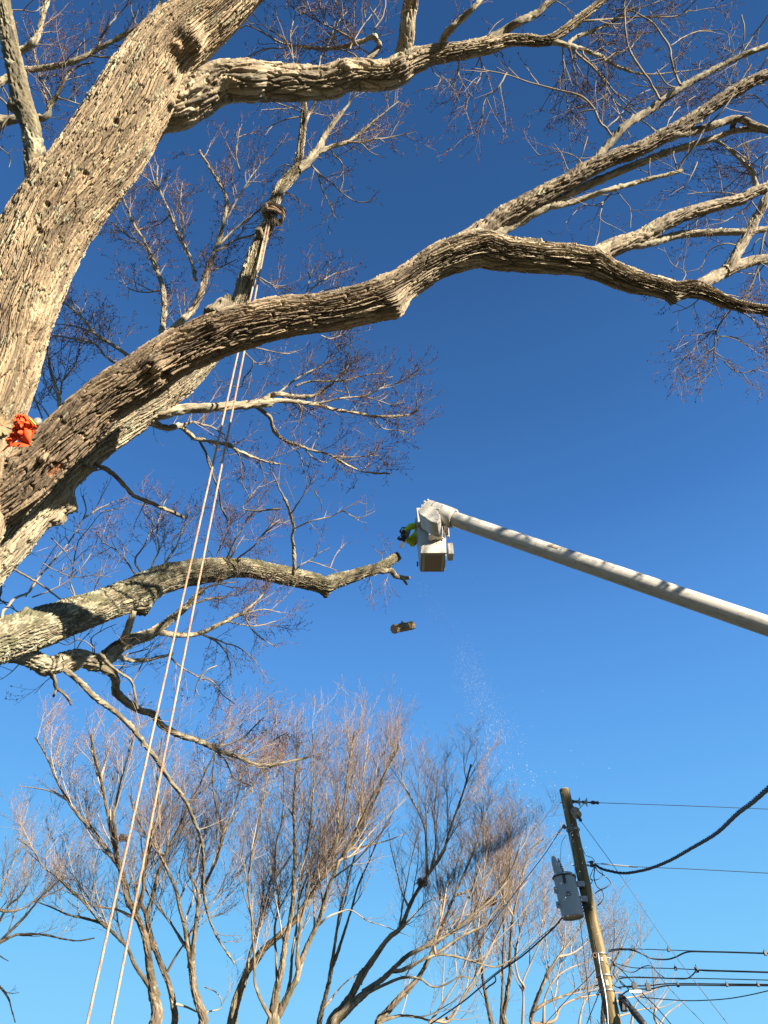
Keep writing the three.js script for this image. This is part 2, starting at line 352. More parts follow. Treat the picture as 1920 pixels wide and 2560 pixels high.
limb('limb', 'M', [{ p: V(-4.6, 5.6, -5.5), r: 0.5 }, ...read('D -160,1560,320 60,1385,295 330,1125,270 590,880,250 840,715,250 1030,590,242 1320,455,242 1540,395,235 E 250,365,225 500,332,208 700,288,212 850,245,222 990,152,175 B 1150,1560,182 1300,1500,190 1450,1470,190 F 0,300,186 150,322,166 300,337,158 480,352,155 620,378,150 720,425,118 850,478,112 1000,512,95 1100,540,88 1200,528,92 1300,556,66 1400,600,54 1500,632,42 1659,655,36 1850,690,32', 7.15, 9.0)],
  big([0.34, 0.25, 0.16], BRN2, { colorEnd: [0.50, 0.41, 0.28], depth: 0.034, pitch: 0.088, plate: 0.36, warp: 0.9, lichen: 0.70, lichUp: 0.28, bumps: [{ px: [965, 740], dir: V(0.2, -0.9, -0.3), rad: 0.17, h: 0.075 }, { px: [400, 935], dir: V(0.35, -0.7, 0.6), rad: 0.13, h: 0.09 }, { px: [1682, 725], dir: V(0, -0.9, -0.4), rad: 0.08, h: 0.07 }, { px: [60, 1170], dir: V(0, -0.2, 1), rad: 0.07, h: 0.04 }, { on: [128, 1180], rad: 0.035, h: -0.02, color: [0.2, 0.09, 0.04] }, { on: [146, 1164], rad: 0.035, h: -0.02, color: [0.2, 0.09, 0.04] }, { on: [110, 1148], rad: 0.06, h: 0.05 }, { on: [156, 1060], rad: 0.018, h: -0.03 }, { on: [412, 938], rad: 0.05, h: -0.06 }, { px: [548, 850], dir: V(0.1, -0.6, 0.8), rad: 0.09, h: 0.05 }, { px: [1480, 645], dir: V(0, -0.7, 0.7), rad: 0.09, h: 0.04 }] }));
limb('limb', 'Q', [{ p: V(-4.7, 5.2, -5.9), r: 0.46 }, ...read('D -140,1830,330 60,1620,300 250,1400,250 400,1250,215 560,1112,196 740,990,185 900,880,172 1050,768,150 1200,628,128 1300,500,105 1410,300,90 B 60,1600,84 130,1400,66 175,1310,58 215,1170,52 270,1080,55 332,1008,50 350,945,36 360,870,30 372,770,26 378,680,22 382,570,18 395,420,14', 7.5, 10.9)],
  big([0.46, 0.38, 0.255], GRY2, { depth: 0.02, pitch: 0.06, plate: 0.24, lichen: 0.42, du: 0.011, bumps: [{ px: [120, 1225], dir: V(0.55, -0.5, -0.6), rad: 0.16, h: 0.14 }, { px: [88, 1262], dir: V(0.5, -0.55, -0.65), rad: 0.14, h: 0.11 }] }));
limb('limb', 'S', [{ p: V(-4.75, 4.9, -5.9), r: 0.42 }, ...read('G -220,930,280 0,860,250 200,795,225 400,722,205 600,652,190 800,575,182 950,505,160 1100,463,148 1300,432,126 H 215,190,100 300,192,102 400,215,98 550,246,98 680,275,96 740,293,92 800,268,80 900,238,66 1000,207,58 1070,185,53 1172,120,46', 7.4, 16.2)],
  big([0.30, 0.255, 0.165], [0.19, 0.155, 0.10], { ds: 0.015, du: 0.012, depth: 0.022, pitch: 0.065, plate: 0.24, lichen: 0.27, lichUp: 0.3, moss: 0.22, cut: [0.30, 0.20, 0.11], bumps: [{ px: [345, 1490], dir: V(0.2, -0.8, -0.5), rad: 0.18, h: 0.12 }, { px: [540, 1430], dir: V(0, -0.7, 0.1), rad: 0.12, h: 0.07 }, { px: [812, 1464], dir: V(0, -0.8, -0.5), rad: 0.09, h: 0.09 }, { px: [60, 1570], dir: V(0, -0.2, 1), rad: 0.09, h: 0.05 }] }));
limb('limb', 'T', read('G 30,930,80 200,970,92 280,1010,98 370,982,98 480,960,94 580,990,90 640,950,88 700,902,76 760,862,66 860,830,55 940,790,47 1000,740,36 1100,660,30 1200,550,20', 8.4, 12.0),
  mid([0.33, 0.28, 0.19], GRY2, { depth: 0.022, lichen: 0.42, moss: 0.42, bumps: [{ t: 0.30, dir: V(0, -1, 0), rad: 0.13, h: 0.04 }] }));
limb('limb', 'N', read('B 1370,1455,150 C 50,1312,112 200,1222,105 350,1140,92 480,1070,86 600,1000,86 750,932,80 900,882,76 1050,802,76 1150,748,72 1250,680,64 1400,580,60 1550,490,56 1659,440,54 1850,350,50', 8.4, 9.2),
  mid([0.27, 0.21, 0.14], [0.18, 0.135, 0.09], { depth: 0.02, pitch: 0.055, plate: 0.26, lichen: 0.6, lichUp: 0.2, flare: 0.2 }));
limb('limb', 'M2', read('F 600,370,120 720,290,98 860,242,88 960,190,86 1040,140,80 1150,92,72 1300,45,66 1500,-5,56 C 1550,1150,56 1659,1110,54 1850,1040,48', 8.62, 9.6),
  mid([0.36, 0.29, 0.195], [0.24, 0.185, 0.125], { depth: 0.015, lichen: 0.6 }));
limb('limb', 'W', read('A 300,1330,120 235,1150,125 208,1000,112 192,800,105 130,600,112 92,400,96 60,250,88 32,100,84 5,-60,78 -60,-300,64', 7.35, 7.9),
  mid([0.22, 0.185, 0.11], [0.12, 0.095, 0.06], { ds: 0.014, depth: 0.012, lichen: 0.45, flare: 0.3, bumps: [{ t: 0.42, dir: V(-1, 0, 0.3), rad: 0.09, h: 0.05 }] }));
limb('stub', 'stub', read('D 1285,375,150 1325,305,104 1354,232,26', 7.78, 7.9), mid(DRK, DRK2, { ds: 0.014, flare: 0.2, lichen: 0.9 }));
limb('stub', 'stub2', read('D -40,1010,150 -10,1005,128 12,1003,112', 6.45, 6.28), mid(TAN2, DRK2, { ds: 0.012, du: 0.01, cut: [0.32, 0.22, 0.12], flare: 0.1, lichen: 0.9, endBulge: -0.15 }));

// lets a branch start inside the wood it grows from: hosts are curves [{p, r}]
function snap(pts, hosts, maxPx, maxD) {
  const [x, y, d] = pix(pts[0].p), [x1, y1] = pix(pts[1].p), l1 = Math.hypot(x1 - x, y1 - y); let best = null, bd = 1e9;
  for (const h of hosts) for (const q of h) {
    const [hx, hy, hd] = pix(q.p), dist = Math.hypot(hx - x, hy - y);
    if (dist > maxPx + q.r * F / hd || Math.abs(hd - d) > maxD) continue;
    const c = ((x - hx) * (x1 - x) + (y - hy) * (y1 - y)) / (dist * l1 + 1e-6), score = dist * (1.6 - c);
    if ((c > 0.45 || dist < q.r * F / hd * 0.8) && score < bd) { bd = score; best = { q, hd, c }; }
  }
  if (!best) return pts;
  const dd = best.hd - d, n = pts.length;
  const out = pts.map((q, i) => { const [px, py, pd] = pix(q.p), k = dd * Math.max(0, 1 - i / Math.min(n - 1, 4)); return { p: at(px, py, pd + k), r: q.r * (pd + k) / pd }; });
  if (best.c > 0.45 && best.q.p.distanceTo(out[0].p) > 0.03) out.unshift({ p: best.q.p.clone(), r: out[0].r });
  return out;
}
const hosts = [];
const twigs = new Twigs(), buds = [];
const TC = { base: [0.19, 0.152, 0.108], tip: [0.125, 0.07, 0.05] };
const fineLv = [
  { gap: 0.10, len: 0.62, ang: 0.85, up: 0.25, r: 0.0065, seg: 5, sides: 4, from: 0.12, wob: 0.15, curl: 0.07, taper: 0.25 },
  { gap: 0.062, len: 0.27, ang: 0.85, up: 0.2, r: 0.0036, seg: 4, sides: 3, from: 0.15, wob: 0.17, buds: 2, bud: 0.0062, red: 0.25, redAdd: 0.5 },
  { gap: 0.06, len: 0.09, ang: 0.8, up: 0.2, r: 0.0026, seg: 2, sides: 3, from: 0.2, wob: 0.3, buds: 3, bud: 0.0066, red: 0.5, redAdd: 0.5 },
];
const wide = fineLv.map((l, i) => i ? l : { ...l, gap: 0.15, len: 0.9, seg: 6 });
const sparse = fineLv.map((l, i) => i ? { ...l, gap: l.gap * 1.7 } : { ...l, gap: 0.30 });
const hang = fineLv.map((l, i) => ({ ...l, up: -0.3, curl: -0.04, gap: l.gap * 1.3 }));
// b: a branch wide enough to show bark; t: a thin one, gathered with the twigs
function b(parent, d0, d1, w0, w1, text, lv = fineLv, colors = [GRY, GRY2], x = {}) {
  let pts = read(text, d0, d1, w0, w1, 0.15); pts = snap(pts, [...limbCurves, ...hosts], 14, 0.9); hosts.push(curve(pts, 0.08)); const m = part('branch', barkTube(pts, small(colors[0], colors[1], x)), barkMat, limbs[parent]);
  if (lv) sprout(twigs, buds, curve(pts, 0.06), lv, 0, TC);
  return m;
}
function t(d0, d1, w0, w1, text, lv = fineLv, tone = 1) {
  const c = curve(snap(read(text, d0, d1, w0, w1, 0.2), [...limbCurves, ...hosts], 12, 0.9), 0.05); hosts.push(c.filter((q, i) => i % 2 === 0));
  c.forEach((q, i) => { q.p.x += 0.012 * noise(i * 0.4, d0, w0); q.p.y += 0.012 * noise(i * 0.4, d1 + 3, w0); });
  twigs.tube(c, 6, (f, r) => { const k = 0.75 + 0.5 * hash(Math.floor(f * 30), Math.round(w0), 3); return [0.185 * k * tone, 0.15 * k * tone, 0.102 * k * tone]; });
  if (lv) sprout(twigs, buds, c, lv, 0, TC);
}
// upper left, behind the trunk
b('W', 9.4, 9.6, 44, 34, 'A -60,520 30,470 90,440 145,415', null);
b('W', 9.6, 9.8, 34, 14, 'A 85,432 140,415 250,405 400,375 500,335 590,285 720,215 880,115 940,30 965,-30');
b('W', 9.4, 9.7, 40, 20, 'A 60,305 140,290 200,250 240,150 260,70 290,-20');
b('W', 9.3, 9.6, 58, 20, 'A -40,700 30,715 100,705 200,710 280,685 292,630 340,560');
b('W', 9.2, 9.5, 40, 34, 'A -50,790 0,750 30,700', null);
t(9.6, 9.8, 18, 8, 'A 340,560 400,450 440,410 480,385 560,370');
t(9.6, 9.7, 14, 6, 'A 292,630 265,560 240,480 220,380 200,300 180,240');
t(9.6, 9.7, 12, 5, 'A 300,570 265,510 235,440 225,360');
t(9.6, 9.6, 13, 8, 'A 540,330 620,338 700,336 765,340 785,348', sparse);
t(9.6, 9.7, 14, 6, 'A 580,285 592,230 640,160 690,100 740,40 775,-20', sparse);
t(9.7, 9.8, 8, 5, 'A 815,160 790,110 780,40 785,-20', sparse);
t(9.6, 9.8, 10, 5, 'A 350,580 420,600 480,620 540,600');
t(9.5, 9.6, 12, 8, 'A -10,480 40,560 60,620', sparse);
t(9.5, 9.6, 9, 5, 'A 60,60 150,62 200,70 250,40', sparse);
t(9.2, 9.3, 14, 7, 'A 0,580 40,620 50,680 20,740 -10,810', sparse);
t(9.2, 9.3, 8, 4, 'A -10,870 30,900 60,930 55,990', sparse);
// above the upper limb
b('R', 7.9, 8.3, 90, 78, 'B 975,330 988,180 1005,60 1025,-60', null, [[0.42, 0.35, 0.235], [0.29, 0.23, 0.155]], { ds: 0.015, du: 0.011, depth: 0.011, pitch: 0.036, plate: 0.2, band: 0, flare: 0.25 });
b('R', 8.2, 8.5, 42, 26, 'B 1185,285 1210,220 1245,175 1310,115 1380,50 1450,-30', sparse);
b('R', 8.0, 8.4, 32, 26, 'B 760,350 800,310 825,275 810,240 795,215', sparse);
b('R', 8.4, 8.7, 26, 18, 'B 795,215 740,240 660,265 560,285 440,285 380,280', sparse);
t(8.4, 8.8, 14, 7, 'B 380,280 260,260 130,190 40,150 0,170', sparse);
t(8.6, 8.8, 11, 6, 'B 380,270 250,285 150,290 60,330 10,365', sparse);
t(8.3, 8.6, 12, 6, 'B 795,215 800,170 840,110 860,40 865,-20', sparse);
t(8.6, 8.8, 12, 5, 'B 700,255 640,215 560,175 470,130 380,80 300,30 270,-20');
t(8.6, 8.8, 9, 4, 'B 290,260 230,210 150,160 90,100 60,60', sparse);
t(8.3, 8.8, 9, 4, 'B 650,290 700,200 760,110 830,20 850,-20');
t(8.3, 8.6, 9, 5, 'B 770,320 720,290 690,260 640,180 600,100 560,0');
t(8.6, 8.7, 9, 5, 'B 320,390 310,310 295,220 320,120 330,40');
t(8.4, 8.8, 10, 4, 'B 690,340 620,300 560,270 575,150 640,60 690,-10', sparse);
t(8.5, 8.8, 9, 4, 'B 470,390 490,310 540,220 570,100');
b('R', 8.7, 9.1, 50, 30, 'C 10,240 100,182 180,130 250,98 300,75 340,30 430,-30', sparse, [DRK, DRK2]);
b('R', 9.1, 9.6, 30, 10, 'C 380,245 470,268 560,292 640,325 700,355 780,400 900,440');
t(9.5, 9.9, 9, 4, 'C 900,440 1000,440 1100,428 1250,410 1370,380', wide);
b('R', 9.2, 9.7, 22, 10, 'C 470,262 520,220 600,190 670,160 740,130 830,65', wide);
t(9.6, 9.9, 10, 4, 'C 830,65 900,45 980,20 1060,-10', wide);
t(9.3, 9.8, 14, 6, 'C 555,125 640,120 760,110 900,100 1000,100 1120,95 1200,60', wide);
t(9.2, 9.6, 12, 5, 'C 440,270 448,400 465,560 475,700 480,780', hang);
t(9.2, 9.6, 9, 5, 'C 480,280 510,400 530,500 540,560 560,570');
t(9.2, 9.7, 14, 8, 'C 520,310 600,380 660,440 700,510 740,590 830,660 950,740 1020,800', wide);
t(9.2, 9.8, 12, 6, 'C 560,320 620,380 690,470 760,560 830,630 900,690', wide);
t(9.1, 9.5, 8, 4, 'C 690,360 760,310 830,300 870,240 890,180', wide);
t(9.0, 8.8, 16, 6, 'C 745,825 700,760 660,720 640,670 600,610 540,565 400,530 250,490 100,440 0,420 -80,405', sparse);
t(9.0, 9.3, 15, 9, 'C 1020,592 980,520 950,470 880,370 830,270 812,150 808,0 806,-40', sparse);
t(9.0, 9.4, 16, 8, 'C 1140,505 1110,440 1085,350 1075,280 1030,210 980,140 900,90 820,55 760,60', sparse);
t(9.3, 9.5, 8, 4, 'C 1082,272 1150,225 1250,185 1330,180 1400,182 1440,230 1460,310', sparse);
t(9.3, 9.8, 10, 4, 'C 1000,410 1060,500 1120,520 900,510 840,490', sparse);
t(8.9, 9.2, 9, 4, 'C 640,650 560,660 520,690 500,740', sparse);
t(9.2, 9.3, 9, 4, 'C 720,740 770,700 830,620 900,560 960,530', sparse);
t(8.9, 8.9, 9, 4, 'C 500,1030 540,950 570,880 590,810', sparse);
t(8.9, 8.9, 8, 3, 'C 520,1010 470,1000 440,920 390,850', sparse);
t(8.9, 9.1, 7, 3, 'C 560,980 520,930 430,900 330,915 235,940', sparse);
t(9.2, 9.5, 9, 5, 'C 1045,790 1080,700 1150,620 1230,570', sparse);
t(9.5, 9.8, 9, 4, 'C 1659,90 1580,200 1500,330 1450,420 1380,560', wide);
t(9.5, 9.8, 8, 4, 'C 1659,330 1560,480 1490,520 1420,500 1350,560', wide);
t(9.5, 9.6, 8, 4, 'C 1500,90 1520,200 1500,290 1460,340 1420,200', sparse);
t(9.4, 9.7, 8, 4, 'C 1659,640 1560,560 1450,610 1350,600', wide);
t(8.7, 8.9, 10, 4, 'B 1290,350 1295,430 1270,520 1300,600', hang);
t(8.7, 8.9, 10, 4, 'B 1580,430 1520,530 1470,560 1440,640 1430,720 1400,800', hang);
t(8.5, 8.6, 8, 4, 'B 1130,370 1150,430 1190,470 1160,520', hang);
t(8.8, 9.0, 9, 4, 'B 1420,320 1430,420 1400,500 1340,590 1330,650', hang);
t(8.9, 9.2, 8, 4, 'B 1560,330 1470,230 1500,160 1560,110', sparse);
// the pair of limbs to the right
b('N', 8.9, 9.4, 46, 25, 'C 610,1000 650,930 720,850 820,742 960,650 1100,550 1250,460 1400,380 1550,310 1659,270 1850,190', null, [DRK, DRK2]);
b('N', 8.6, 9.4, 55, 22, 'C 40,1385 150,1330 300,1250 400,1200 520,1130 700,1050 900,965 1100,890 1300,832 1450,780 1560,766 1659,778 1800,790', null);
b('N', 8.7, 9.0, 34, 18, 'C 370,1222 440,1214 560,1180 700,1130 850,1090 1000,1050 1150,1012', null, [GRY, GRY2], { cut: [0.5, 0.38, 0.22] });
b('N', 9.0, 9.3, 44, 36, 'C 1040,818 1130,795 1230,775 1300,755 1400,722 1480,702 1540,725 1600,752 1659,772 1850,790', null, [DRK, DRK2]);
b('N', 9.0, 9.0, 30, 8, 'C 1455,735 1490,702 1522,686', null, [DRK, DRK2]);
t(8.9, 8.7, 9, 4, 'C 750,1110 740,1135 690,1190 665,1270 655,1380 635,1460', sparse);
t(8.8, 8.8, 7, 3, 'C 690,1190 640,1215 560,1220 460,1320', sparse);
t(8.8, 8.7, 7, 3, 'C 760,1125 800,1180 840,1230 845,1350', sparse);
t(8.9, 9.1, 12, 8, 'C 1130,1000 1180,920 1240,840 1280,770 1400,640 1500,480 1560,380', sparse, 0.6);
t(8.9, 9.1, 10, 5, 'C 1120,1000 1100,930 1100,860', sparse);
t(8.9, 8.9, 9, 5, 'C 958,1045 955,980 965,930', sparse);
t(9.0, 9.0, 8, 3, 'C 1240,960 1200,1050 1130,1130 1040,1130', sparse);
b('M2', 9.4, 9.5, 28, 12, 'C 1590,1110 1565,1030 1510,960 1440,895 1380,850 1330,830', fineLv);
b('M2', 9.1, 9.4, 46, 32, 'F 850,268 930,262 1000,245 1070,222 1180,202 1350,192 1500,190 1659,172 1800,150', null);
b('M', 9.0, 9.5, 70, 40, 'F 1225,525 1280,490 1330,460 1400,425 1450,360 1500,270 1550,190 1600,90 1640,10 1680,-60', null, [[0.38, 0.30, 0.2], GRY2], { du: 0.012, depth: 0.008 });
b('M', 9.1, 9.5, 64, 44, 'F 1400,425 1480,392 1560,362 1659,345 1800,310', null, [[0.38, 0.30, 0.2], GRY2], { du: 0.012, depth: 0.008 });
t(9.2, 8.9, 13, 7, 'F 1640,190 1620,280 1600,400 1540,540 1440,650 1360,760 1342,900 1340,970', hang, 0.5);
t(8.9, 8.8, 8, 3, 'F 1355,770 1300,785 1250,800 1160,805', hang, 0.5);
t(8.9, 8.8, 9, 3, 'F 1330,775 1240,860 1180,920 1090,950', hang, 0.5);
t(8.9, 8.8, 6, 3, 'F 1180,920 1130,980 1085,1030', hang, 0.5);
t(8.9, 8.8, 7, 3, 'F 1340,900 1250,990 1210,1040 1160,1080', hang, 0.5);
t(8.9, 8.8, 7, 3, 'F 1340,970 1300,1040 1240,1100', hang, 0.5);
t(8.9, 8.8, 5, 2, 'F 1340,970 1370,1040 1390,1125', null, 0.5);
t(8.9, 9.0, 8, 3, 'F 1370,810 1480,820 1530,860 1600,880 1659,860', hang, 0.5);
t(9.0, 9.0, 7, 3, 'F 1400,960 1480,1020 1600,1000 1659,960', hang, 0.5);
t(9.0, 9.1, 9, 4, 'F 1280,560 1400,560 1500,580 1600,630', hang);
t(9.1, 9.2, 9, 4, 'F 1450,640 1560,700 1620,780 1650,850', hang);
t(9.1, 9.2, 9, 4, 'F 1600,650 1640,720 1659,800', hang);
t(9.0, 9.0, 8, 3, 'F 1260,570 1200,630 1090,668', hang);
t(9.0, 9.1, 7, 3, 'F 1140,510 1170,430 1090,380 1040,280', sparse);
t(9.1, 9.2, 8, 3, 'F 1480,270 1400,260 1310,300 1260,400 1150,430', sparse);
t(9.3, 9.3, 9, 4, 'F 1320,60 1240,120 1150,170', hang);
t(9.4, 9.3, 9, 4, 'F 1560,10 1480,80 1400,130 1330,150', hang);
t(9.4, 9.3, 8, 4, 'C 1500,1160 1400,1140 1290,1140 1180,1150');
t(9.4, 9.6, 10, 4, 'C 1659,900 1580,960 1520,1020 1450,1080 1380,1130');
t(9.5, 9.6, 10, 4, 'C 1659,980 1600,1040 1540,1090 1500,1100');
t(9.4, 9.6, 8, 4, 'C 1440,885 1540,840 1659,810', sparse);
t(9.4, 9.5, 8, 4, 'C 1460,890 1540,950 1620,1000 1659,1010');
t(9.5, 9.6, 10, 4, 'F 1640,380 1600,440 1640,480 1659,500', sparse);
t(9.5, 9.6, 9, 4, 'F 1659,280 1610,230 1560,300 1500,330', sparse);
// the roped branch and its forks
b('Q', 10.50, 10.85, 48, 22, 'B 340,1005 390,975 430,930 460,890 500,812 560,722 610,660', fineLv, [PALE, GRY2]);
t(10.85, 11.05, 18, 6, 'B 610,660 650,610 690,540 720,480', fineLv);
b('Q', 10.65, 11.05, 28, 12, 'B 450,905 540,870 600,852 645,838 740,765 830,690', fineLv, [PALE, GRY2]);
t(11.05, 11.15, 11, 5, 'B 830,690 890,640 940,600', fineLv);
t(10.95, 11.15, 14, 5, 'B 640,842 720,843 800,822 850,820 930,805 990,790', fineLv);
t(10.65, 10.75, 22, 16, 'B 372,770 400,700 425,650 450,590 470,520', fineLv, 1.2);
t(10.65, 10.65, 13, 5, 'B 415,970 460,1030 490,1130 530,1200 560,1290', hang);
t(10.65, 10.75, 11, 5, 'B 430,990 480,1040 540,1080 640,1170 720,1200 800,1178', sparse);
t(10.85, 10.85, 11, 5, 'B 540,890 555,920 600,960 612,1050 595,1130', hang);
t(10.75, 10.85, 8, 4, 'B 720,850 770,900 860,935', sparse);
t(10.35, 10.45, 9, 4, 'B 330,1000 270,975 210,1000', sparse);
t(10.45, 10.55, 10, 4, 'B 370,690 280,705 200,740 150,800', sparse);
t(10.55, 10.65, 9, 4, 'B 355,660 260,625 180,600 80,600', hang);
t(10.15, 10.25, 8, 4, 'B 250,1140 300,1150 340,1190', hang);
t(9.95, 9.95, 9, 4, 'B 120,1450 190,1370 260,1360', sparse);
t(9.95, 10.05, 9, 4, 'E 110,125 170,160 220,190 270,170', fineLv);
b('Q', 9.75, 9.75, 40, 36, 'B 138,1440 122,1400 108,1352', null, [DRK, DRK2]);
// twiggy branches behind, between trunk and roped branch
b('Q', 9.6, 10.2, 36, 20, 'D 975,520 958,470 968,390 972,250 958,165 930,90 890,-10', fineLv, [GRY, GRY2]);
b('Q', 10.2, 10.6, 20, 7, 'A 930,1590 880,1480 845,1410 800,1340 740,1200 720,1130 735,1040', fineLv);
b('Q', 9.6, 10.1, 44, 30, 'D 970,510 1060,400 1140,318 1190,220 1222,110 1250,20', fineLv, [PALE, DRK]);
b('Q', 10.1, 10.6, 26, 9, 'A 1230,1590 1290,1440 1330,1300 1342,1180 1300,1090 1240,990 1180,890', fineLv);
b('Q', 10.1, 10.5, 20, 7, 'A 1160,1660 1120,1510 1060,1400 1010,1270 960,1160 930,1080 935,980', fineLv);
t(10.3, 10.5, 12, 5, 'A 1075,1420 1085,1300 1072,1200 1080,1080', fineLv);
t(10.2, 10.5, 16, 8, 'A 1270,1480 1400,1350 1520,1260 1600,1200 1650,1150', fineLv, 1.2);
t(10.3, 10.6, 12, 5, 'A 1345,1290 1400,1190 1450,1110 1500,1030 1560,960 1640,900', fineLv);
t(10.2, 10.4, 12, 5, 'A 1420,1010 1400,930 1420,760', fineLv);
t(10.3, 10.5, 11, 5, 'A 880,1480 820,1430 760,1400 680,1330 620,1290', fineLv);
t(10.4, 10.5, 10, 4, 'A 1010,1270 960,1320 900,1340', fineLv);
t(10.3, 10.5, 9, 4, 'A 930,1100 830,1030', fineLv);
t(10.2, 10.4, 14, 6, 'A 1300,1480 1400,1420 1500,1390 1590,1330', fineLv);
t(10.0, 10.2, 12, 6, 'D 1230,100 1320,60 1400,20', fineLv);
t(9.9, 10.0, 10, 5, 'D 945,205 860,215 780,200 740,170', fineLv);
b('Q', 9.6, 10.0, 22, 9, 'D 780,610 700,548 620,500 560,458 500,380 450,330 340,250', fineLv);
t(9.6, 10.0, 16, 7, 'D 705,655 660,620 620,590 560,520 430,490 270,460', fineLv);
t(9.9, 10.1, 11, 5, 'D 550,455 460,420 310,400', fineLv);
t(9.9, 10.1, 9, 4, 'D 480,350 460,300 380,250 330,240', fineLv);
b('Q', 9.9, 10.3, 22, 8, 'D 355,900 346,830 325,760 300,680 290,620 270,480', fineLv);
t(10.0, 10.3, 13, 5, 'D 358,820 372,740 440,650 465,580 480,500', fineLv);
t(10.0, 10.3, 10, 5, 'D 250,960 210,860 160,770', fineLv);
t(10.0, 10.3, 11, 5, 'D 290,950 240,880 180,850', fineLv);
t(10.1, 10.3, 9, 4, 'D 330,850 250,740 190,690', fineLv);
// behind the ropes, below the middle limb
b('Q', 8.8, 9.8, 62, 28, 'D 960,930 1040,910 1100,905 1300,895 1400,887 1500,880 1600,868 E 20,882 100,865 170,862', sparse, [PALE, GRY2]);
b('Q', 9.8, 10.8, 27, 7, 'E 165,862 230,858 330,865 450,880 560,910 700,932 800,950 1000,940 1060,910', fineLv, [PALE, GRY2]);
b('Q', 9.7, 10.4, 32, 16, 'E 140,862 180,830 220,818 300,830 420,832 500,790', fineLv, [PALE, GRY2]);
t(10.4, 10.6, 15, 5, 'E 500,790 560,745 610,690 640,600 660,500');
t(10.0, 10.6, 14, 6, 'E 230,812 290,760 330,730 400,690 470,660 600,600');
t(10.2, 10.7, 13, 6, 'E 330,770 400,745 480,742 620,740 700,715 780,700 850,692 900,640');
t(10.3, 10.8, 13, 5, 'E 470,872 600,842 740,828 820,790 870,770 950,745 1000,720 1060,690');
t(10.5, 10.8, 8, 4, 'E 740,835 830,860 900,880 980,865', fineLv);
t(10.5, 10.8, 9, 4, 'E 800,965 830,1010 880,1030 950,1035 1030,1060', fineLv);
t(10.4, 10.7, 7, 4, 'E 850,690 870,720 905,715', sparse);
t(10.4, 10.7, 7, 4, 'E 550,790 600,805 650,800 700,770', sparse);
t(9.9, 10.1, 8, 4, 'E 350,880 370,940 350,980', hang);
b('Q', 9.7, 10.2, 26, 14, 'E 95,890 140,925 180,955 190,1010 222,1062 290,1105 340,1120', sparse, [DRK, DRK2]);
b('Q', 10.2, 10.8, 14, 6, 'E 320,1110 420,1150 540,1180 600,1220 680,1260 740,1280 890,1290', fineLv, [GRY, DRK]);
t(10.3, 10.5, 10, 5, 'E 390,1150 430,1190 480,1215 520,1225');
t(10.4, 10.8, 9, 4, 'E 550,1188 620,1192 700,1190 760,1185 840,1180');
t(10.3, 10.5, 8, 4, 'E 300,1130 350,1170 380,1240', hang);
b('Q', 8.9, 9.4, 46, 22, 'D 870,960 920,995 960,1012 1010,1018 1060,1008 1110,1040 1150,1080', sparse, [GRY, GRY2]);
b('Q', 9.4, 10.0, 22, 9, 'D 1150,1080 1250,1100 1350,1120 1420,1160 1550,1210 1659,1235', fineLv);
t(9.3, 9.7, 18, 8, 'D 1060,1005 1150,985 1200,1000 1250,1010 1330,1060', fineLv);
t(9.5, 9.8, 15, 8, 'D 1180,1090 1215,1160 1235,1230 1270,1320 1300,1400 1310,1480 1345,1570', sparse, 0.5);
t(9.6, 9.9, 9, 4, 'D 1400,1160 1430,1210 1450,1270 1400,1340', hang, 0.6);
t(9.7, 10, 9, 4, 'D 1440,560 1500,620 1550,645 1590,625 1600,580', sparse);
t(9.7, 10, 9, 4, 'D 1500,650 1450,720 1420,780 1300,740', hang, 0.6);
t(9.8, 10.2, 9, 4, 'D 1500,545 E 100,545 190,565 260,580 340,565', sparse);
t(9.8, 10.1, 8, 4, 'E 480,470 530,490 600,470', fineLv);
t(9.8, 10.1, 10, 5, 'E 380,240 430,190 480,150 570,100', fineLv, 1.2);
t(9.8, 10.1, 9, 4, 'E 390,240 410,150 430,80', fineLv);
t(9.8, 10.1, 7, 4, 'E 460,220 530,195 600,180', fineLv);
b('Q', 8.0, 8.2, 24, 20, 'D 415,1225 470,1240 520,1248 575,1265', null, [DRK, DRK2]);
b('Q', 8.2, 8.6, 26, 18, 'D 545,1215 580,1240 640,1270 720,1340 780,1410 860,1450 960,1490 1092,1552', null, [[0.24, 0.18, 0.11], GRY2], { cut: [0.6, 0.48, 0.3] });
t(8.4, 8.5, 7, 3, 'D 600,1265 540,1280 480,1310 430,1350 360,1390', null);
t(8.5, 8.7, 7, 3, 'D 860,1460 840,1500 810,1560 790,1610', sparse, 0.6);
// twigs standing behind the lower limb
t(12.0, 12.6, 16, 8, 'G 970,420 1010,350 1050,290 1080,200 1120,90', wide);
t(12.2, 12.6, 14, 7, 'G 1340,380 1390,270 1460,150 1530,60', wide);
t(12.2, 12.6, 13, 6, 'G 830,450 800,380 850,300 900,180 890,80', wide);
t(12.2, 12.6, 12, 6, 'G 800,460 700,330 620,280 560,210', wide);
t(12.2, 12.6, 12, 6, 'G 900,430 940,320 930,200 960,80 990,0', wide);
t(12.2, 12.6, 12, 6, 'G 1400,380 1500,300 1560,230 1640,160', wide);
t(12.2, 12.6, 10, 5, 'G 1280,390 1310,280 1350,170 1370,60', wide);
t(12.2, 12.8, 12, 5, 'D 1659,1500 E 20,1500 60,1430 100,1380 140,1330', wide);
t(12.4, 12.8, 10, 5, 'E 130,1659 180,1600 240,1560', wide);
t(12.4, 12.8, 10, 5, 'H 180,130 220,60 260,0', wide);
b('S', 12.6, 12.2, 22, 12, 'H 553,230 560,160 555,80 546,0 E 320,1610 290,1500 260,1430', null, [PALE, GRY2]);
t(12.2, 12.0, 11, 5, 'E 260,1430 230,1370 210,1320 170,1250', sparse);
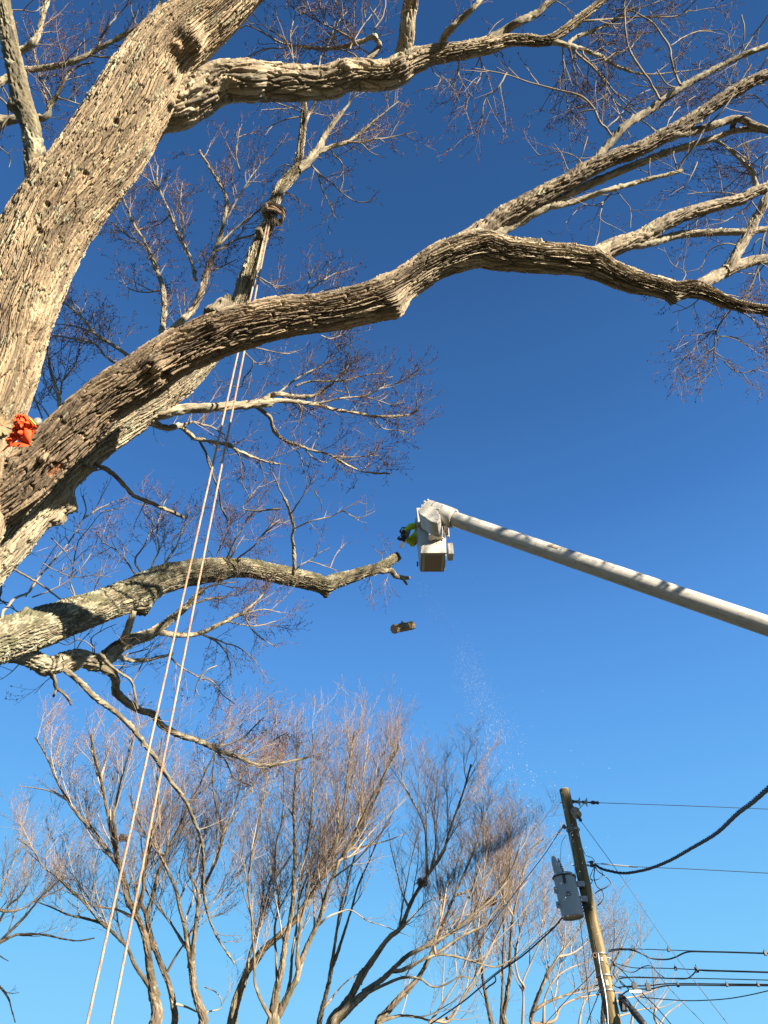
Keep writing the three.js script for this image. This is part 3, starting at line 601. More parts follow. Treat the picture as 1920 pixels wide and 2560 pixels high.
t(12.3, 12.3, 9, 4, 'E 320,1615 420,1570 530,1545 600,1510 710,1450', sparse);
t(12.3, 12.2, 9, 4, 'E 300,1530 360,1440 400,1380 430,1300', sparse, 0.6);
t(12.2, 12.2, 8, 3, 'E 440,1390 480,1460 490,1530', sparse, 0.6);
t(12.4, 12.4, 8, 3, 'E 610,1510 660,1540 720,1550 800,1510', sparse);
t(12.6, 12.7, 9, 4, 'H 565,200 600,170 640,150 700,105 780,65', sparse);
t(12.6, 12.7, 8, 4, 'H 640,150 700,165 770,190 810,205', sparse);
t(13, 13.2, 7, 4, 'H 770,190 800,120 850,50', sparse);
b('S', 15.9, 16.6, 38, 18, 'H 1075,205 1110,200 1135,205 1160,238 1200,248 1240,248', null, [GRY, GRY2], { ds: 0.015 });
b('S', 16.3, 16.4, 20, 9, 'H 1195,248 1212,268 1228,290', null, [GRY, GRY2], { ds: 0.015 });
t(15.8, 15.9, 7, 3, 'H 1100,180 1130,120 1135,70 1125,30', sparse);
t(15.6, 15.9, 7, 3, 'H 1050,180 1080,130 1040,80', sparse);
t(15.6, 15.5, 6, 3, 'H 1000,220 1010,270 1020,320', hang);
t(15.8, 15.7, 6, 3, 'H 1120,210 1110,250 1090,290', hang);
// below the lower limb
b('T', 10.0, 10.4, 44, 34, 'G 728,880 745,830 765,770 792,680', null, [PALE, GRY2]);
b('T', 11.0, 12.2, 32, 20, 'G 910,805 960,812 1000,818 1080,825 1150,820 1220,800 1300,760 1380,720 1440,692', sparse, [PALE, GRY2]);
t(12.2, 12.8, 19, 7, 'G 1440,692 1500,640 1550,590 1590,520', wide, 1.2);
t(12.2, 12.8, 11, 5, 'G 1380,725 1440,700 1560,672 1659,690', wide);
t(12.2, 12.8, 11, 5, 'G 1350,745 1420,760 1520,770 1640,740', wide);
t(11.5, 12.2, 18, 7, 'G 1100,660 1160,590 1230,540 1300,520 1400,510', wide);
t(11.5, 12.4, 14, 7, 'G 1140,640 1230,610 1330,600 1430,560', wide);
t(11.6, 12.2, 13, 5, 'G 1200,820 1280,860 1340,930 1365,1010 1370,1080', hang);
t(11.6, 12.4, 12, 5, 'G 1220,830 1330,870 1420,900 1520,980', hang);
t(11.6, 12.4, 10, 5, 'G 1440,700 1500,800 1560,850 1640,900', hang);
t(11.2, 11.6, 9, 4, 'G 720,945 800,925 900,900 960,870 1010,835', sparse);
b('T', 10.4, 11.4, 30, 13, 'G 650,960 700,950 740,965 800,975 880,970 940,955 1020,938', sparse);
t(11.2, 11.6, 11, 6, 'G 1010,960 1040,985 1100,1030 1190,1080 1260,1100 1320,1180 1390,1230', hang);
t(11.4, 11.5, 10, 6, 'G 1185,1085 1205,1050 1235,1025 1285,1005', null, 1.4);
t(11.4, 11.5, 8, 4, 'G 1180,1090 1160,1140 1150,1200', sparse);
t(10.4, 10.9, 9, 4, 'G 700,950 735,990 700,1040 690,1060', sparse);
b('T', 9.8, 10.0, 19, 12, 'G 590,930 650,1000 720,1055 780,1100 800,1180 815,1260', sparse, [DRK, DRK2]);
t(10, 10.2, 9, 4, 'G 785,1110 830,1020 870,940 910,870', sparse, 0.7);
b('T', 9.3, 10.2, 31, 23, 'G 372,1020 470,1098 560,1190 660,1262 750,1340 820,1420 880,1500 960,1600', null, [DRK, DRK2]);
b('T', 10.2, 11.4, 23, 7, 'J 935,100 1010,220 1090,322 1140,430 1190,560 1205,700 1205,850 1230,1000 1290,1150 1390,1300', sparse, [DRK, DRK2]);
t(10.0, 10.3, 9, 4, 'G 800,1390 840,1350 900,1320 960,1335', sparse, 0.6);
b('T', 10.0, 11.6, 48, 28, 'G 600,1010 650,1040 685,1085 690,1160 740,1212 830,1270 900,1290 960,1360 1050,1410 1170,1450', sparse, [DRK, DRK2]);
b('T', 11.6, 13.4, 26, 10, 'G 1170,1450 1300,1510 1420,1550 1520,1590 H 440,1352 560,1330 640,1310', fineLv, [DRK, DRK2]);
t(12.0, 13.0, 15, 6, 'G 1060,1415 1150,1430 1250,1470 H 130,1240 250,1200 340,1110 430,1030', wide, 0.55);
t(12.6, 13.4, 12, 5, 'H 100,1265 200,1300 300,1290 420,1220 520,1160', wide, 0.55);
t(12.6, 13.4, 11, 5, 'H 200,1290 300,1360 420,1370 520,1330 600,1280', wide, 0.55);
t(12.6, 13.2, 10, 5, 'H 0,1230 90,1180 200,1130 280,1060', wide, 0.55);
t(12.4, 13.2, 10, 5, 'H 60,1250 150,1330 200,1430 300,1480 420,1530', wide, 0.55);
b('T', 9.2, 9.2, 26, 10, 'G 305,1050 325,1100 335,1140 365,1160 400,1195 422,1236', null, [DRK2, DRK2]);
b('T', 9.2, 9.2, 14, 8, 'G 335,1150 325,1170 316,1190', null, [DRK2, DRK2]);
t(9.2, 9.4, 8, 3, 'G 420,1030 450,1100 490,1160', null, 0.5);
t(9.2, 9.4, 7, 3, 'G 330,1040 260,1110 205,1170', sparse);
// saplings and shoots at the lower left
t(8.2, 9.0, 16, 11, 'G 35,408 110,450 200,500 270,545 360,612', null, 0.9);
t(8.6, 9.2, 18, 12, 'G 10,715 50,650 90,605 140,585 180,560 205,520', null, 1.2);
t(9.2, 9.6, 12, 7, 'G 205,520 240,470 330,370 390,300 440,225 500,120 510,60 485,0', sparse);
t(9.4, 9.8, 9, 4, 'G 500,130 560,90 640,50 760,5', sparse);
t(9.2, 9.5, 10, 4, 'G 440,590 420,520 410,480 450,440', sparse, 1.2);
t(9.2, 9.6, 9, 4, 'G 190,600 300,560 420,490 500,400 560,300 580,240', sparse);
t(9.2, 9.6, 9, 3, 'G 420,490 440,380 460,280 520,200 600,100 650,80', sparse, 0.6);
t(9.2, 9.6, 8, 3, 'G 150,600 240,440 330,300 400,230', sparse, 0.6);
t(8.6, 9.0, 13, 6, 'G 0,590 10,520 30,460 130,330 160,260', sparse, 0.5);
t(8.6, 9.0, 9, 4, 'G 0,620 60,640 110,700', sparse, 0.7);
t(8.6, 9.0, 10, 4, 'G -10,600 30,640 100,680 150,720', sparse);
t(9.2, 9.6, 8, 3, 'G 300,250 360,300 420,380 440,430 540,490 600,560', sparse, 0.6);
t(9.2, 9.6, 8, 3, 'G 250,400 350,450 450,480 560,470 660,480', sparse, 0.6);
t(9.2, 9.6, 7, 3, 'G 560,560 590,480 600,400 560,330', sparse);
t(9.0, 9.4, 7, 3, 'G 560,900 470,850 400,880 300,860 250,900', sparse);
t(9.4, 9.8, 9, 4, 'G 420,960 470,880 510,830 550,780', sparse, 1.1);
t(9.4, 9.8, 8, 4, 'G 550,960 560,900 540,850 600,800 690,760', sparse);
t(8.4, 8.6, 8, 3, 'D 460,1300 400,1360 360,1430 375,1520 370,1600', null, 1.3);
t(9, 9, 7, 3, 'G 120,990 60,1050 0,1090', sparse);
// the crown goes on overhead and to the right, out of the picture, and throws its branch shadows back on the limbs and the boom
const crownLv = [
  { gap: 0.42, len: 3.4, ang: 0.8, up: 0.35, r: 0.05, seg: 7, sides: 6, from: 0.1, wob: 0.14, curl: 0.06, rend: 0.012 },
  { gap: 0.30, len: 1.3, ang: 0.8, up: 0.3, r: 0.018, seg: 5, sides: 4, from: 0.15, wob: 0.18, rend: 0.006 },
  { gap: 0.24, len: 0.55, ang: 0.8, up: 0.3, r: 0.008, seg: 3, sides: 3, from: 0.15, wob: 0.2, rend: 0.003 },
];
const KEYS = ['trunk', 'R', 'M', 'Q', 'S', 'T', 'N', 'M2', 'W'];
for (const [par, r0, ...rest] of [
  ['trunk', 0.24, V(0.4, 13.9, 0.9), V(2.2, 16.4, 2.8), V(3.6, 19, 4.2)],
  ['trunk', 0.12, V(1.6, 13.2, 0.6), V(4.6, 14.6, 1.4), V(7.6, 16.2, 1.6)],
  ['R', 0.09, V(5.4, 15.0, -1.2), V(8.0, 17.2, -0.6)],
  ['N', 0.12, V(8.0, 13.9, -1.9), V(10.6, 15.8, -2.6), V(13.4, 18.2, -3.6)],
  ['M2', 0.11, V(8.2, 12.8, -3.9), V(10.8, 14.8, -4.8), V(13.2, 17.0, -5.8)],
  ['M', 0.08, V(7.6, 10.6, -4.3), V(10.4, 12.2, -5.3), V(12.4, 13.9, -6.2)],
]) {
  const own = limbCurves[KEYS.indexOf(par)], pts = [own[own.length - 1].p.clone(), ...rest];
  const ps = pts.map((p, i) => ({ p, r: r0 * (1 - 0.7 * i / (pts.length - 1)) }));
  part('branch', barkTube(ps, small(GRY, GRY2, { ds: 0.12, du: 0.05 })), barkMat, limbs[par]);
  sprout(twigs, [], curve(ps, 0.2), crownLv, 0, TC, 'outside');
}
part('twig', twigs.geometry(), twigMat, maple, 'stuff');
budMesh(buds, maple);
console.log('maple twig triangles', twigs.tris, 'buds', buds.length / 3);

// ───────── the bare trees behind
const BG = [0.24, 0.18, 0.125], BG2 = [0.12, 0.09, 0.06];
const bgLv = [
  { gap: 0.55, len: 3.4, ang: 0.6, up: 0.5, r: 0.026, seg: 8, sides: 5, from: 0.18, wob: 0.10, curl: 0.07, taper: 0.6, rend: 0.006 },
  { gap: 0.27, len: 1.35, ang: 0.75, up: 0.4, r: 0.0115, seg: 5, sides: 4, from: 0.1, wob: 0.13, curl: 0.1, taper: 0.3, rend: 0.004, red: 0.05 },
  { gap: 0.135, len: 0.60, ang: 0.75, up: 0.35, r: 0.0062, seg: 3, sides: 3, from: 0.1, wob: 0.16, curl: 0.1, rend: 0.003, red: 0.2 },
  { gap: 0.105, len: 0.24, ang: 0.7, up: 0.3, buds: 1, bud: 0.010, r: 0.0040, seg: 2, sides: 3, from: 0.15, wob: 0.2, curl: 0.08, rend: 0.0024, red: 0.45, redAdd: 0.5 },
];
const bgSparse = bgLv.map((l, i) => i ? { ...l, gap: l.gap * 1.2 } : { ...l, gap: 1.1, len: 2.6 });
const bgThin = bgLv.map((l, i) => i ? { ...l, gap: l.gap * 1.3 } : { ...l, gap: 1.6, len: 1.8 });
const bgTC = { base: [0.23, 0.19, 0.145], tip: [0.19, 0.108, 0.088] };
let bgTris = 0;
// rows: 'part name', depth at start and end, width at start and end, outline in tile pixels, levels of shoots
function bgTree(label, base, rows, group, opt = {}) {
  const root = thing('bare_tree', label, 'tree', base, group), tw = new Twigs(), bd = [], own = []; let trunk = null;
  for (const [name, d0, d1, w0, w1, text, lv] of rows) {
    let pts = read(text, d0, d1, w0 * 0.82, w1 * 0.65, 0.25, 0.5); pts = snap(pts, own, 70, 9); own.push(curve(pts, 0.2));
    if (name === 'trunk') pts.unshift({ p: V(base.x, -0.1, base.z), r: pts[0].r * 1.35 });
    const r = pts[0].r, c = opt.color ?? BG, c2 = opt.color2 ?? BG2;
    if (name === 'trunk' || w0 >= 24) {
      const g = barkTube(pts, { ds: r > 0.1 ? 0.05 : 0.07, du: 0.03, pitch: 0.055, plate: 0.3, depth: Math.min(0.022, r * 0.16), lump: 0.06, warp: 1, wf: 1.6, lichen: 0.55, color: c, color2: c2, flare: name === 'trunk' ? 0 : 0.25, moss: 0.3, band: 0 });
      const m = part(name, g, barkMat, root); if (name === 'trunk') trunk ??= m;
    } else {
      const cv = curve(pts, 0.12), k0 = opt.dark ?? 1;
      tw.tube(cv, 6, f => { const k = k0 * (0.75 + 0.5 * hash(Math.floor(f * 20), Math.round(w0), 8)); return [c[0] * k, c[1] * k, c[2] * k]; });
    }
    if (lv !== null) sprout(tw, bd, curve(pts, 0.2), lv ?? bgLv, 0, bgTC, 90);
  }
  part('twig', tw.geometry(), twigMat, root, 'stuff');
  budMesh(bd, root);
  bgTris += tw.tris;
  return root;
}
const GB = 'bare trees along the far side';
bgTree('forked bare tree just right of the two taut ropes at the bottom', V(-8.2, 0, -26.0), [
  ['trunk', 21, 21.5, 82, 74, 'J 925,1640 915,1500 905,1430', null],
  ['limb', 21.4, 23, 66, 14, 'J 910,1480 890,1350 870,1200 845,1100 800,1000 770,950 745,850 720,770 690,640 660,520 640,420 610,260 580,140 550,20 540,-60'],
  ['limb', 21.4, 24, 40, 12, 'J 760,930 720,760 640,640 540,500 470,430 400,330 330,200 280,80 210,-40'],
  ['limb', 21, 22.5, 34, 8, 'J 895,1450 860,1400 800,1310 750,1200 680,1130 600,1060 500,940 430,880 340,790 260,730 190,620 100,560'],
  ['limb', 21.6, 22.6, 24, 7, 'J 610,1065 530,1040 400,1010 300,965 200,930'],
  ['limb', 21.6, 22.6, 22, 7, 'J 775,1020 690,980 560,960 450,900 340,850', bgSparse],
  ['limb', 21.5, 23, 30, 8, 'J 830,940 850,850 850,740 880,620 900,540 940,400 930,250 940,100 960,-40'],
  ['limb', 22, 23.6, 30, 8, 'J 690,560 670,430 690,330 720,200 760,60 800,-60'],
  ['limb', 22, 23.6, 22, 6, 'J 600,190 640,60 650,-40'],
  ['limb', 22, 23.6, 20, 6, 'J 400,330 300,280 200,260 110,250', bgSparse],
], GB);
bgTree('slender dark-barked bare tree close to the right-hand rope', V(-7.2, 0, -26.6), [
  ['trunk', 21.5, 22, 44, 40, 'J 1035,1650 1030,1560 1000,1420 960,1320 930,1240 900,1170', null],
  ['limb', 22, 23.5, 44, 8, 'J 900,1180 878,1080 872,1010 890,960 910,880 940,760 980,650 1060,500 1110,380 1180,250 1240,120 1330,-40'],
  ['limb', 22, 23.5, 34, 8, 'J 875,1030 830,930 805,850 870,720 890,620 930,500 970,400 1000,330'],
  ['limb', 21.5, 22.5, 20, 7, 'J 990,1350 1040,1260 1100,1170 1200,1020 1290,890 1350,760 1400,640'],
  ['limb', 22, 23, 20, 6, 'J 980,660 930,640 920,560 900,480', bgThin],
], GB, { color: [0.27, 0.2, 0.135], color2: [0.15, 0.11, 0.075] });
bgTree('bare tree with two crossing dark stems left of the bright leaning trunk', V(-6.3, 0, -26.0), [
  ['trunk', 21, 21.6, 66, 50, 'J 1205,1650 1180,1550 1150,1450 1140,1360 1130,1280', null],
  ['limb', 21.5, 23, 44, 8, 'J 1132,1290 1115,1200 1095,1080 1065,970 1040,860 980,720 930,640 880,560 800,420 770,300'],
  ['limb', 21.5, 23, 40, 8, 'J 1135,1270 1150,1160 1165,1040 1180,920 1220,820 1280,690 1310,590 1310,480 1280,360 1260,220 1270,60'],
  ['limb', 22, 23, 26, 8, 'J 1180,930 1160,840 1115,760 1120,680 1160,600 1140,500'],
  ['limb', 21.6, 22.6, 24, 7, 'J 1100,1200 1010,1060 920,950 860,860'],
  ['limb', 22, 23, 22, 6, 'J 1310,560 1380,400 1420,250 1480,80'],
  ['limb', 21.2, 21.6, 18, 8, 'J 1040,1540 1110,1560 1180,1590 1260,1580 1310,1560 1290,1480 1210,1440', bgThin],
], GB, { color: [0.28, 0.215, 0.145], color2: [0.17, 0.13, 0.09] });
bgTree('bright sunlit leaning trunk between two dark-stemmed bare trees', V(-4.8, 0, -27.2), [
  ['trunk', 22, 23, 70, 58, 'J 1375,1650 1390,1560 1430,1440 1470,1340 1510,1290', null],
  ['limb', 23, 25, 56, 8, 'J 1500,1300 1570,1210 1659,1130 K 270,1100 330,1040 400,930 450,840 540,740 620,650 680,560 740,440 800,330 850,200 900,80 940,0'],
  ['limb', 22.5, 24, 30, 8, 'J 1430,1460 1450,1380 1480,1250 1530,1080 1580,900 1620,720 1640,560'],
  ['limb', 23, 25, 24, 7, 'K 460,830 560,680 610,560 620,420 640,260 650,60 660,-20'],
  ['limb', 23, 25, 22, 7, 'K 640,630 760,600 880,570 1000,520', bgSparse],
  ['limb', 23.5, 25, 22, 7, 'K 740,440 720,300 740,120 760,-60'],
], GB, { color: [0.33, 0.255, 0.165] });
bgTree('bare tree with many dark upright stems left of the centre bottom', V(-4.0, 0, -25.2), [
  ['trunk', 20.5, 21, 92, 84, 'K 195,1655 205,1600 215,1560', null],
  ['limb', 21, 22.5, 62, 10, 'K 200,1590 220,1450 245,1340 270,1170 300,1030 318,850 325,600 320,400 330,200 345,0'],
  ['limb', 21, 22.5, 56, 8, 'K 225,1600 280,1500 335,1390 360,1290 420,1150 470,1040 500,930 525,850 590,700 680,530 750,380 820,250 900,100 940,20'],
  ['limb', 21.5, 23, 30, 8, 'K 340,1300 345,1180 360,1060 390,920 400,830 470,740 560,610 590,480 620,330 640,150 680,-80'],
  ['limb', 21.5, 23, 28, 8, 'K 245,1560 285,1460 300,1380 310,1240 340,1060 350,900 380,700 410,520 430,330 440,150 430,-60'],
  ['limb', 20.8, 22, 26, 9, 'K 175,1610 130,1530 90,1420 85,1270 75,1150 70,1040 50,880 60,700 110,500 140,330 170,100'],
  ['limb', 22, 23, 24, 8, 'K 225,1480 218,1380 215,1270 205,1100 230,940 210,800 215,600 250,440 260,250 250,60'],
  ['limb', 21.3, 22.4, 19, 5, 'K 470,1070 520,1025 580,1000 650,982 700,1010 760,1050 860,1080 930,1110 1010,1140', bgThin],
  ['limb', 22, 23, 20, 6, 'K 590,690 660,660 760,540 860,440 980,330', bgSparse],
], GB, { color: [0.31, 0.235, 0.155], color2: [0.16, 0.12, 0.08] });
bgTree('pair of thin pale bare stems in front of the open sky at centre bottom', V(-2.6, 0, -28.6), [
  ['trunk', 23.5, 24, 36, 32, 'K 470,1655 500,1520 530,1400 550,1270', null],
  ['limb', 24, 25.5, 26, 7, 'K 545,1300 560,1200 590,1000 640,800 700,600 730,470 720,330'],
  ['limb', 24, 25.5, 26, 7, 'K 555,1300 600,1170 660,980 700,840 770,680 830,540 900,420', bgSparse],
  ['limb', 23.6, 24.4, 20, 8, 'K 500,1560 580,1460 640,1400 700,1360', bgThin],
], GB, { color: [0.34, 0.27, 0.185] });
bgTree('long bare tree leaning right with a leafy nest lump in its fork', V(-2.4, 0, -26.4), [
  ['trunk', 21.5, 22, 66, 50, 'K 540,1655 610,1560 660,1490 720,1370', null],
  ['limb', 22, 24, 48, 9, 'K 715,1380 800,1260 880,1150 950,1090 1000,970 1040,890 1080,830 1130,750 1200,650 1240,520 1290,380 1330,260 1370,120'],
  ['limb', 23, 24.4, 24, 7, 'K 1110,760 1105,640 1095,500 1060,410 1010,310 960,200 980,80'],
  ['limb', 23, 24.4, 20, 6, 'K 960,1090 1040,1000 1120,930 1200,900', bgSparse],
  ['limb', 23, 24.4, 18, 6, 'K 1000,970 960,880 930,760 900,640 880,520', bgThin],
  ['limb', 23, 24.4, 22, 6, 'K 1130,750 1160,600 1150,440 1160,300 1180,150'],
], GB, { color: [0.34, 0.27, 0.18] });
bgTree('bare tree whose long limbs sweep low towards the pole', V(-1.2, 0, -25.4), [
  ['trunk', 20.5, 21, 72, 54, 'K 560,1659 620,1590 690,1520 740,1480', null],
  ['limb', 21, 23.5, 46, 9, 'K 730,1480 860,1380 930,1310 1000,1250 1100,1200 1150,1180 1300,1080 1400,990 1500,910 1560,830 1620,720 1659,600'],
  ['limb', 20.8, 21.5, 34, 6, 'K 700,1510 780,1460 870,1420 960,1385 1060,1390 1150,1440 1230,1420 1300,1380 1380,1390', bgThin],
  ['limb', 21.8, 23, 26, 10, 'K 960,1340 1060,1290 1160,1250 1280,1260 1420,1300 1520,1320 1640,1260', bgSparse],
  ['limb', 22, 23.5, 24, 8, 'K 1170,1240 1250,1180 1350,1120 1450,1070 1500,1000 1560,920 1620,820'],
  ['limb', 22, 23.5, 24, 7, 'K 1120,1190 1180,1100 1240,1040 1280,970'],
  ['limb', 22.5, 24, 22, 6, 'K 1290,1080 1340,940 1400,800 1440,650 1450,480 1470,320'],
  ['limb', 22, 24, 22, 6, 'K 1150,1190 1200,1000 1230,830 1290,700 1330,560'],
], GB, { color: [0.33, 0.255, 0.17], color2: [0.16, 0.12, 0.08] });
bgTree('sunlit bare tree at the bottom edge between the sweeping limbs and the pole', V(1.0, 0, -28.0), [
  ['trunk', 23, 23.6, 52, 40, 'K 820,1659 870,1590 940,1510 1010,1440', null],
  ['limb', 23.6, 25, 36, 8, 'K 1000,1450 1060,1380 1110,1290 1160,1180 1210,1050 1270,900 1330,760 1400,600 1440,420'],
  ['limb', 23.4, 24.6, 24, 8, 'K 840,1640 950,1610 1060,1620 1150,1640 1260,1600 1330,1500 1420,1390', bgSparse],
  ['limb', 23.6, 25, 22, 7, 'K 1120,1659 1200,1540 1290,1400 1340,1290 1390,1150 1440,1040'],
  ['limb', 23.8, 25, 20, 7, 'K 1240,1640 1330,1480 1400,1370 1470,1230 1540,1100 1600,980'],
  ['limb', 24, 25.4, 20, 6, 'K 1270,900 1370,860 1480,760 1580,640 1640,500'],
  ['limb', 24, 25.4, 20, 6, 'K 1400,1370 1500,1180 1570,1000 1600,860 1640,720'],
], GB, { color: [0.28, 0.215, 0.15] });
bgTree('dark thin bare tree stem beside the low service cable', V(5.0, 0, -30.2), [
  ['trunk', 25, 25.5, 26, 24, 'K 1490,1659 1465,1540 1440,1400 1425,1290', bgThin],
  ['limb', 25.5, 26.5, 24, 7, 'K 1425,1300 1410,1180 1385,1060 1370,960 1400,840'],
  ['limb', 25.5, 26.5, 22, 7, 'K 1415,1220 1450,1100 1520,1010 1580,900 1620,780'],
], GB, { color: [0.18, 0.13, 0.09], color2: [0.11, 0.08, 0.06] });
bgTree('pale bare tree left of the transformer with upright crown', V(6.4, 0, -29.6), [
  ['trunk', 24.5, 25, 34, 28, 'L 100,1659 110,1500 130,1380 135,1280', bgThin],
  ['limb', 25, 26.5, 26, 7, 'L 130,1300 135,1150 150,1020 180,880 210,740 260,620 330,560'],
  ['limb', 25, 26.5, 26, 7, 'L 80,1659 85,1450 90,1260 95,1120 90,980 100,830 130,680 110,520'],
  ['limb', 25, 26.5, 22, 7, 'L 205,1659 210,1500 205,1420 240,1330 300,1200 370,1080 420,960 430,860'],
  ['limb', 25, 26.5, 22, 7, 'L 215,1440 180,1380 160,1250 190,1120 230,980 260,860'],
  ['limb', 25, 26.5, 20, 6, 'L 150,1020 80,900 40,760 20,620'],
], GB, { color: [0.25, 0.195, 0.14] });
bgTree('tangle of reddish bare branches directly behind the lower pole', V(7.6, 0, -30.4), [
  ['trunk', 25.2, 25.6, 30, 26, 'L 262,1659 280,1540 320,1440 360,1350', bgThin],
  ['limb', 25.5, 27, 24, 7, 'L 355,1360 420,1260 480,1180 540,1100 580,1020'],
  ['limb', 25.4, 27, 24, 7, 'L 300,1560 350,1530 450,1490 560,1450 680,1420 760,1380'],
  ['limb', 25.4, 27, 22, 7, 'L 390,1640 430,1560 520,1510 620,1490 700,1480 800,1470', bgSparse],
  ['limb', 25.4, 27, 22, 7, 'L 330,1640 340,1500 400,1390 480,1330 600,1280 650,1210'],
  ['limb', 25.5, 27, 20, 6, 'L 540,1659 560,1560 600,1480 650,1380 700,1290'],
  ['limb', 25.5, 27, 20, 6, 'L 420,1260 500,1240 580,1180 640,1110'],
], GB);
bgTree('small reddish bare tree to the right of the pole', V(10.2, 0, -31.0), [
  ['trunk', 26, 26.4, 30, 24, 'L 690,1700 680,1600 690,1500 710,1420', bgThin],
  ['limb', 26.4, 27.5, 24, 7, 'L 708,1430 730,1330 770,1250 790,1170 810,1120'],
  ['limb', 26.4, 27.5, 22, 6, 'L 715,1420 770,1340 820,1290 870,1220 890,1160'],
  ['limb', 26.4, 27.5, 20, 6, 'L 690,1560 800,1510 900,1490 1000,1450 1060,1400', bgSparse],
  ['limb', 26.4, 27.5, 20, 6, 'L 680,1640 820,1600 920,1570 1030,1560 1120,1520', bgSparse],
  ['limb', 26.4, 27.5, 20, 6, 'L 850,1659 870,1560 930,1470 1000,1400', bgSparse],
  ['limb', 26.4, 27.5, 20, 6, 'L 1000,1700 1050,1610 1110,1560 1170,1520', bgThin],
  ['limb', 26.4, 27.5, 18, 5, 'L 985,1600 1040,1500 1090,1410 1110,1350', bgThin],
], GB);
bgTree('spreading bare tree whose limbs come in from the left edge low down', V(-20.5, 0, -26.5), [
  ['trunk', 24.5, 25, 50, 40, 'J -190,1500 -150,1350 -90,1280', null],
  ['limb', 25, 26, 34, 8, 'J -100,1300 -20,1195 60,1110 150,1020 250,900 330,830 380,760'],
  ['limb', 25, 26, 30, 8, 'J -100,1290 -30,1110 50,960 120,900 180,790 190,680'],
  ['limb', 25, 26, 24, 8, 'J -30,1195 50,1150 100,1130 250,1130 400,1160 480,1165 560,1150', bgThin],
  ['limb', 25, 26, 22, 7, 'J -40,1080 0,900 40,800 80,700 100,620'],
  ['limb', 25, 26, 22, 7, 'J 20,990 120,980 230,920 330,870 440,820', bgSparse],
  ['limb', 24.5, 25, 24, 6, 'J -90,1380 -10,1430 50,1510 70,1580 90,1650', bgThin],
  ['limb', 25, 26, 20, 6, 'J -60,1220 -20,1240 20,1270 50,1285', bgThin],
], GB, { color: [0.33, 0.25, 0.17] });
console.log('background twig triangles', bgTris);

// a big leaning tree out of the picture at the right, whose trunk shades the transformer and part of the pole
{
  const root = thing('bare_tree', 'big leaning bare tree standing out of the picture to the right', 'tree', V(13.0, 0, -5.8)), tw = new Twigs();
  const ps = [[13.0, -0.1, -5.8, 0.8], [14.6, 4.8, -6.4, 0.66], [16.4, 10.6, -6.85, 0.6], [17.3, 13, -7.05, 0.6], [18.1, 15.1, -7.25, 0.5], [19.4, 18.8, -7.7, 0.18]].map(([x, y, z, r]) => ({ p: V(x, y, z), r }));
  part('trunk', barkTube(ps, small(BG, BG2, { ds: 0.1, du: 0.06, pitch: 0.07, flare: 0, band: 0 })), barkMat, root);
  const lm = [[[17.6, 13.8, -7.1], [20.2, 16.5, -5.2], [22.2, 20, -4.2]], [[19.1, 18, -7.6], [17.2, 20.6, -9.2], [15.7, 23.6, -11.2]], [[18.9, 17.4, -7.5], [21.4, 19.2, -9.6], [23.6, 22, -11.6]], [[19.3, 18.4, -7.7], [21.1, 21.6, -9], [22.6, 24.6, -10.6]]];
  for (const l of lm) { const q = l.map(([x, y, z], i) => ({ p: V(x, y, z), r: 0.2 - 0.07 * i })); part('limb', barkTube(q, small(BG, BG2, { ds: 0.15, du: 0.06, band: 0 })), barkMat, root); sprout(tw, [], curve(q, 0.2), crownLv, 0, bgTC, 'outside'); }
  part('twig', tw.geometry(), twigMat, root, 'stuff');
}
// clumps of dead leaves and sticks caught in the branches
function nest(label, px, py, d, r) {
  const tw = new Twigs(), p0 = at(px, py, d), root = thing('leaf_nest', label, 'nest', p0.clone());
  for (let i = 0; i < 150; i++) {
    const dir = randDir(), p = p0.clone().add(V(dir.x, dir.y * 0.7, dir.z).multiplyScalar(r * Math.cbrt(rnd()))), e = randDir(), c = [];
    for (let k = 0; k < 3; k++) c.push({ p: p.clone().addScaledVector(e, (k - 1) * r * 0.5 * rr(0.5, 1)).add(randDir().multiplyScalar(r * 0.12)), r: r * 0.045 });
    const g = rr(0.6, 1.3); tw.tube(c, 3, () => [0.13 * g, 0.085 * g, 0.05 * g]);
  }
  part('stick', tw.geometry(), twigMat, root, 'stuff');
}
nest('dark ball of dead leaves in the branches left of the transformer', 1228, 2253, 23.5, 0.2);
nest('dark stick clump in the fork of the right-leaning bare tree', 1056, 2206, 22.8, 0.18);
nest('small dark twig clump in the tree behind the ropes', 308, 2094, 22.2, 0.15);

// ───────── ropes rigged to the hanging branch
const ropeTex = (() => {
  const W = 64, H = 64, d = new Uint8Array(W * H * 4);
  for (let y = 0; y < H; y++) for (let x = 0; x < W; x++) {
    const k = (y * W + x) * 4, a = ((x + y) % 32) / 32, b = ((x - y + 64) % 32) / 32, over = (Math.floor((x + y) / 16) + Math.floor((x - y + 64) / 16)) % 2;
    const h = over ? Math.sin(a * Math.PI * 2) ** 2 : Math.sin(b * Math.PI * 2) ** 2;
    d[k] = d[k + 1] = d[k + 2] = 60 + 180 * h; d[k + 3] = 255;
  }
  const t = new THREE.DataTexture(d, W, H); t.wrapS = t.wrapT = THREE.RepeatWrapping; t.magFilter = THREE.LinearFilter; t.minFilter = THREE.LinearMipmapLinearFilter; t.generateMipmaps = true; t.needsUpdate = true; return t;
})();
const ropeMat = new THREE.MeshStandardMaterial({ vertexColors: true, roughness: 0.9, bumpMap: ropeTex, bumpScale: 0.004 });
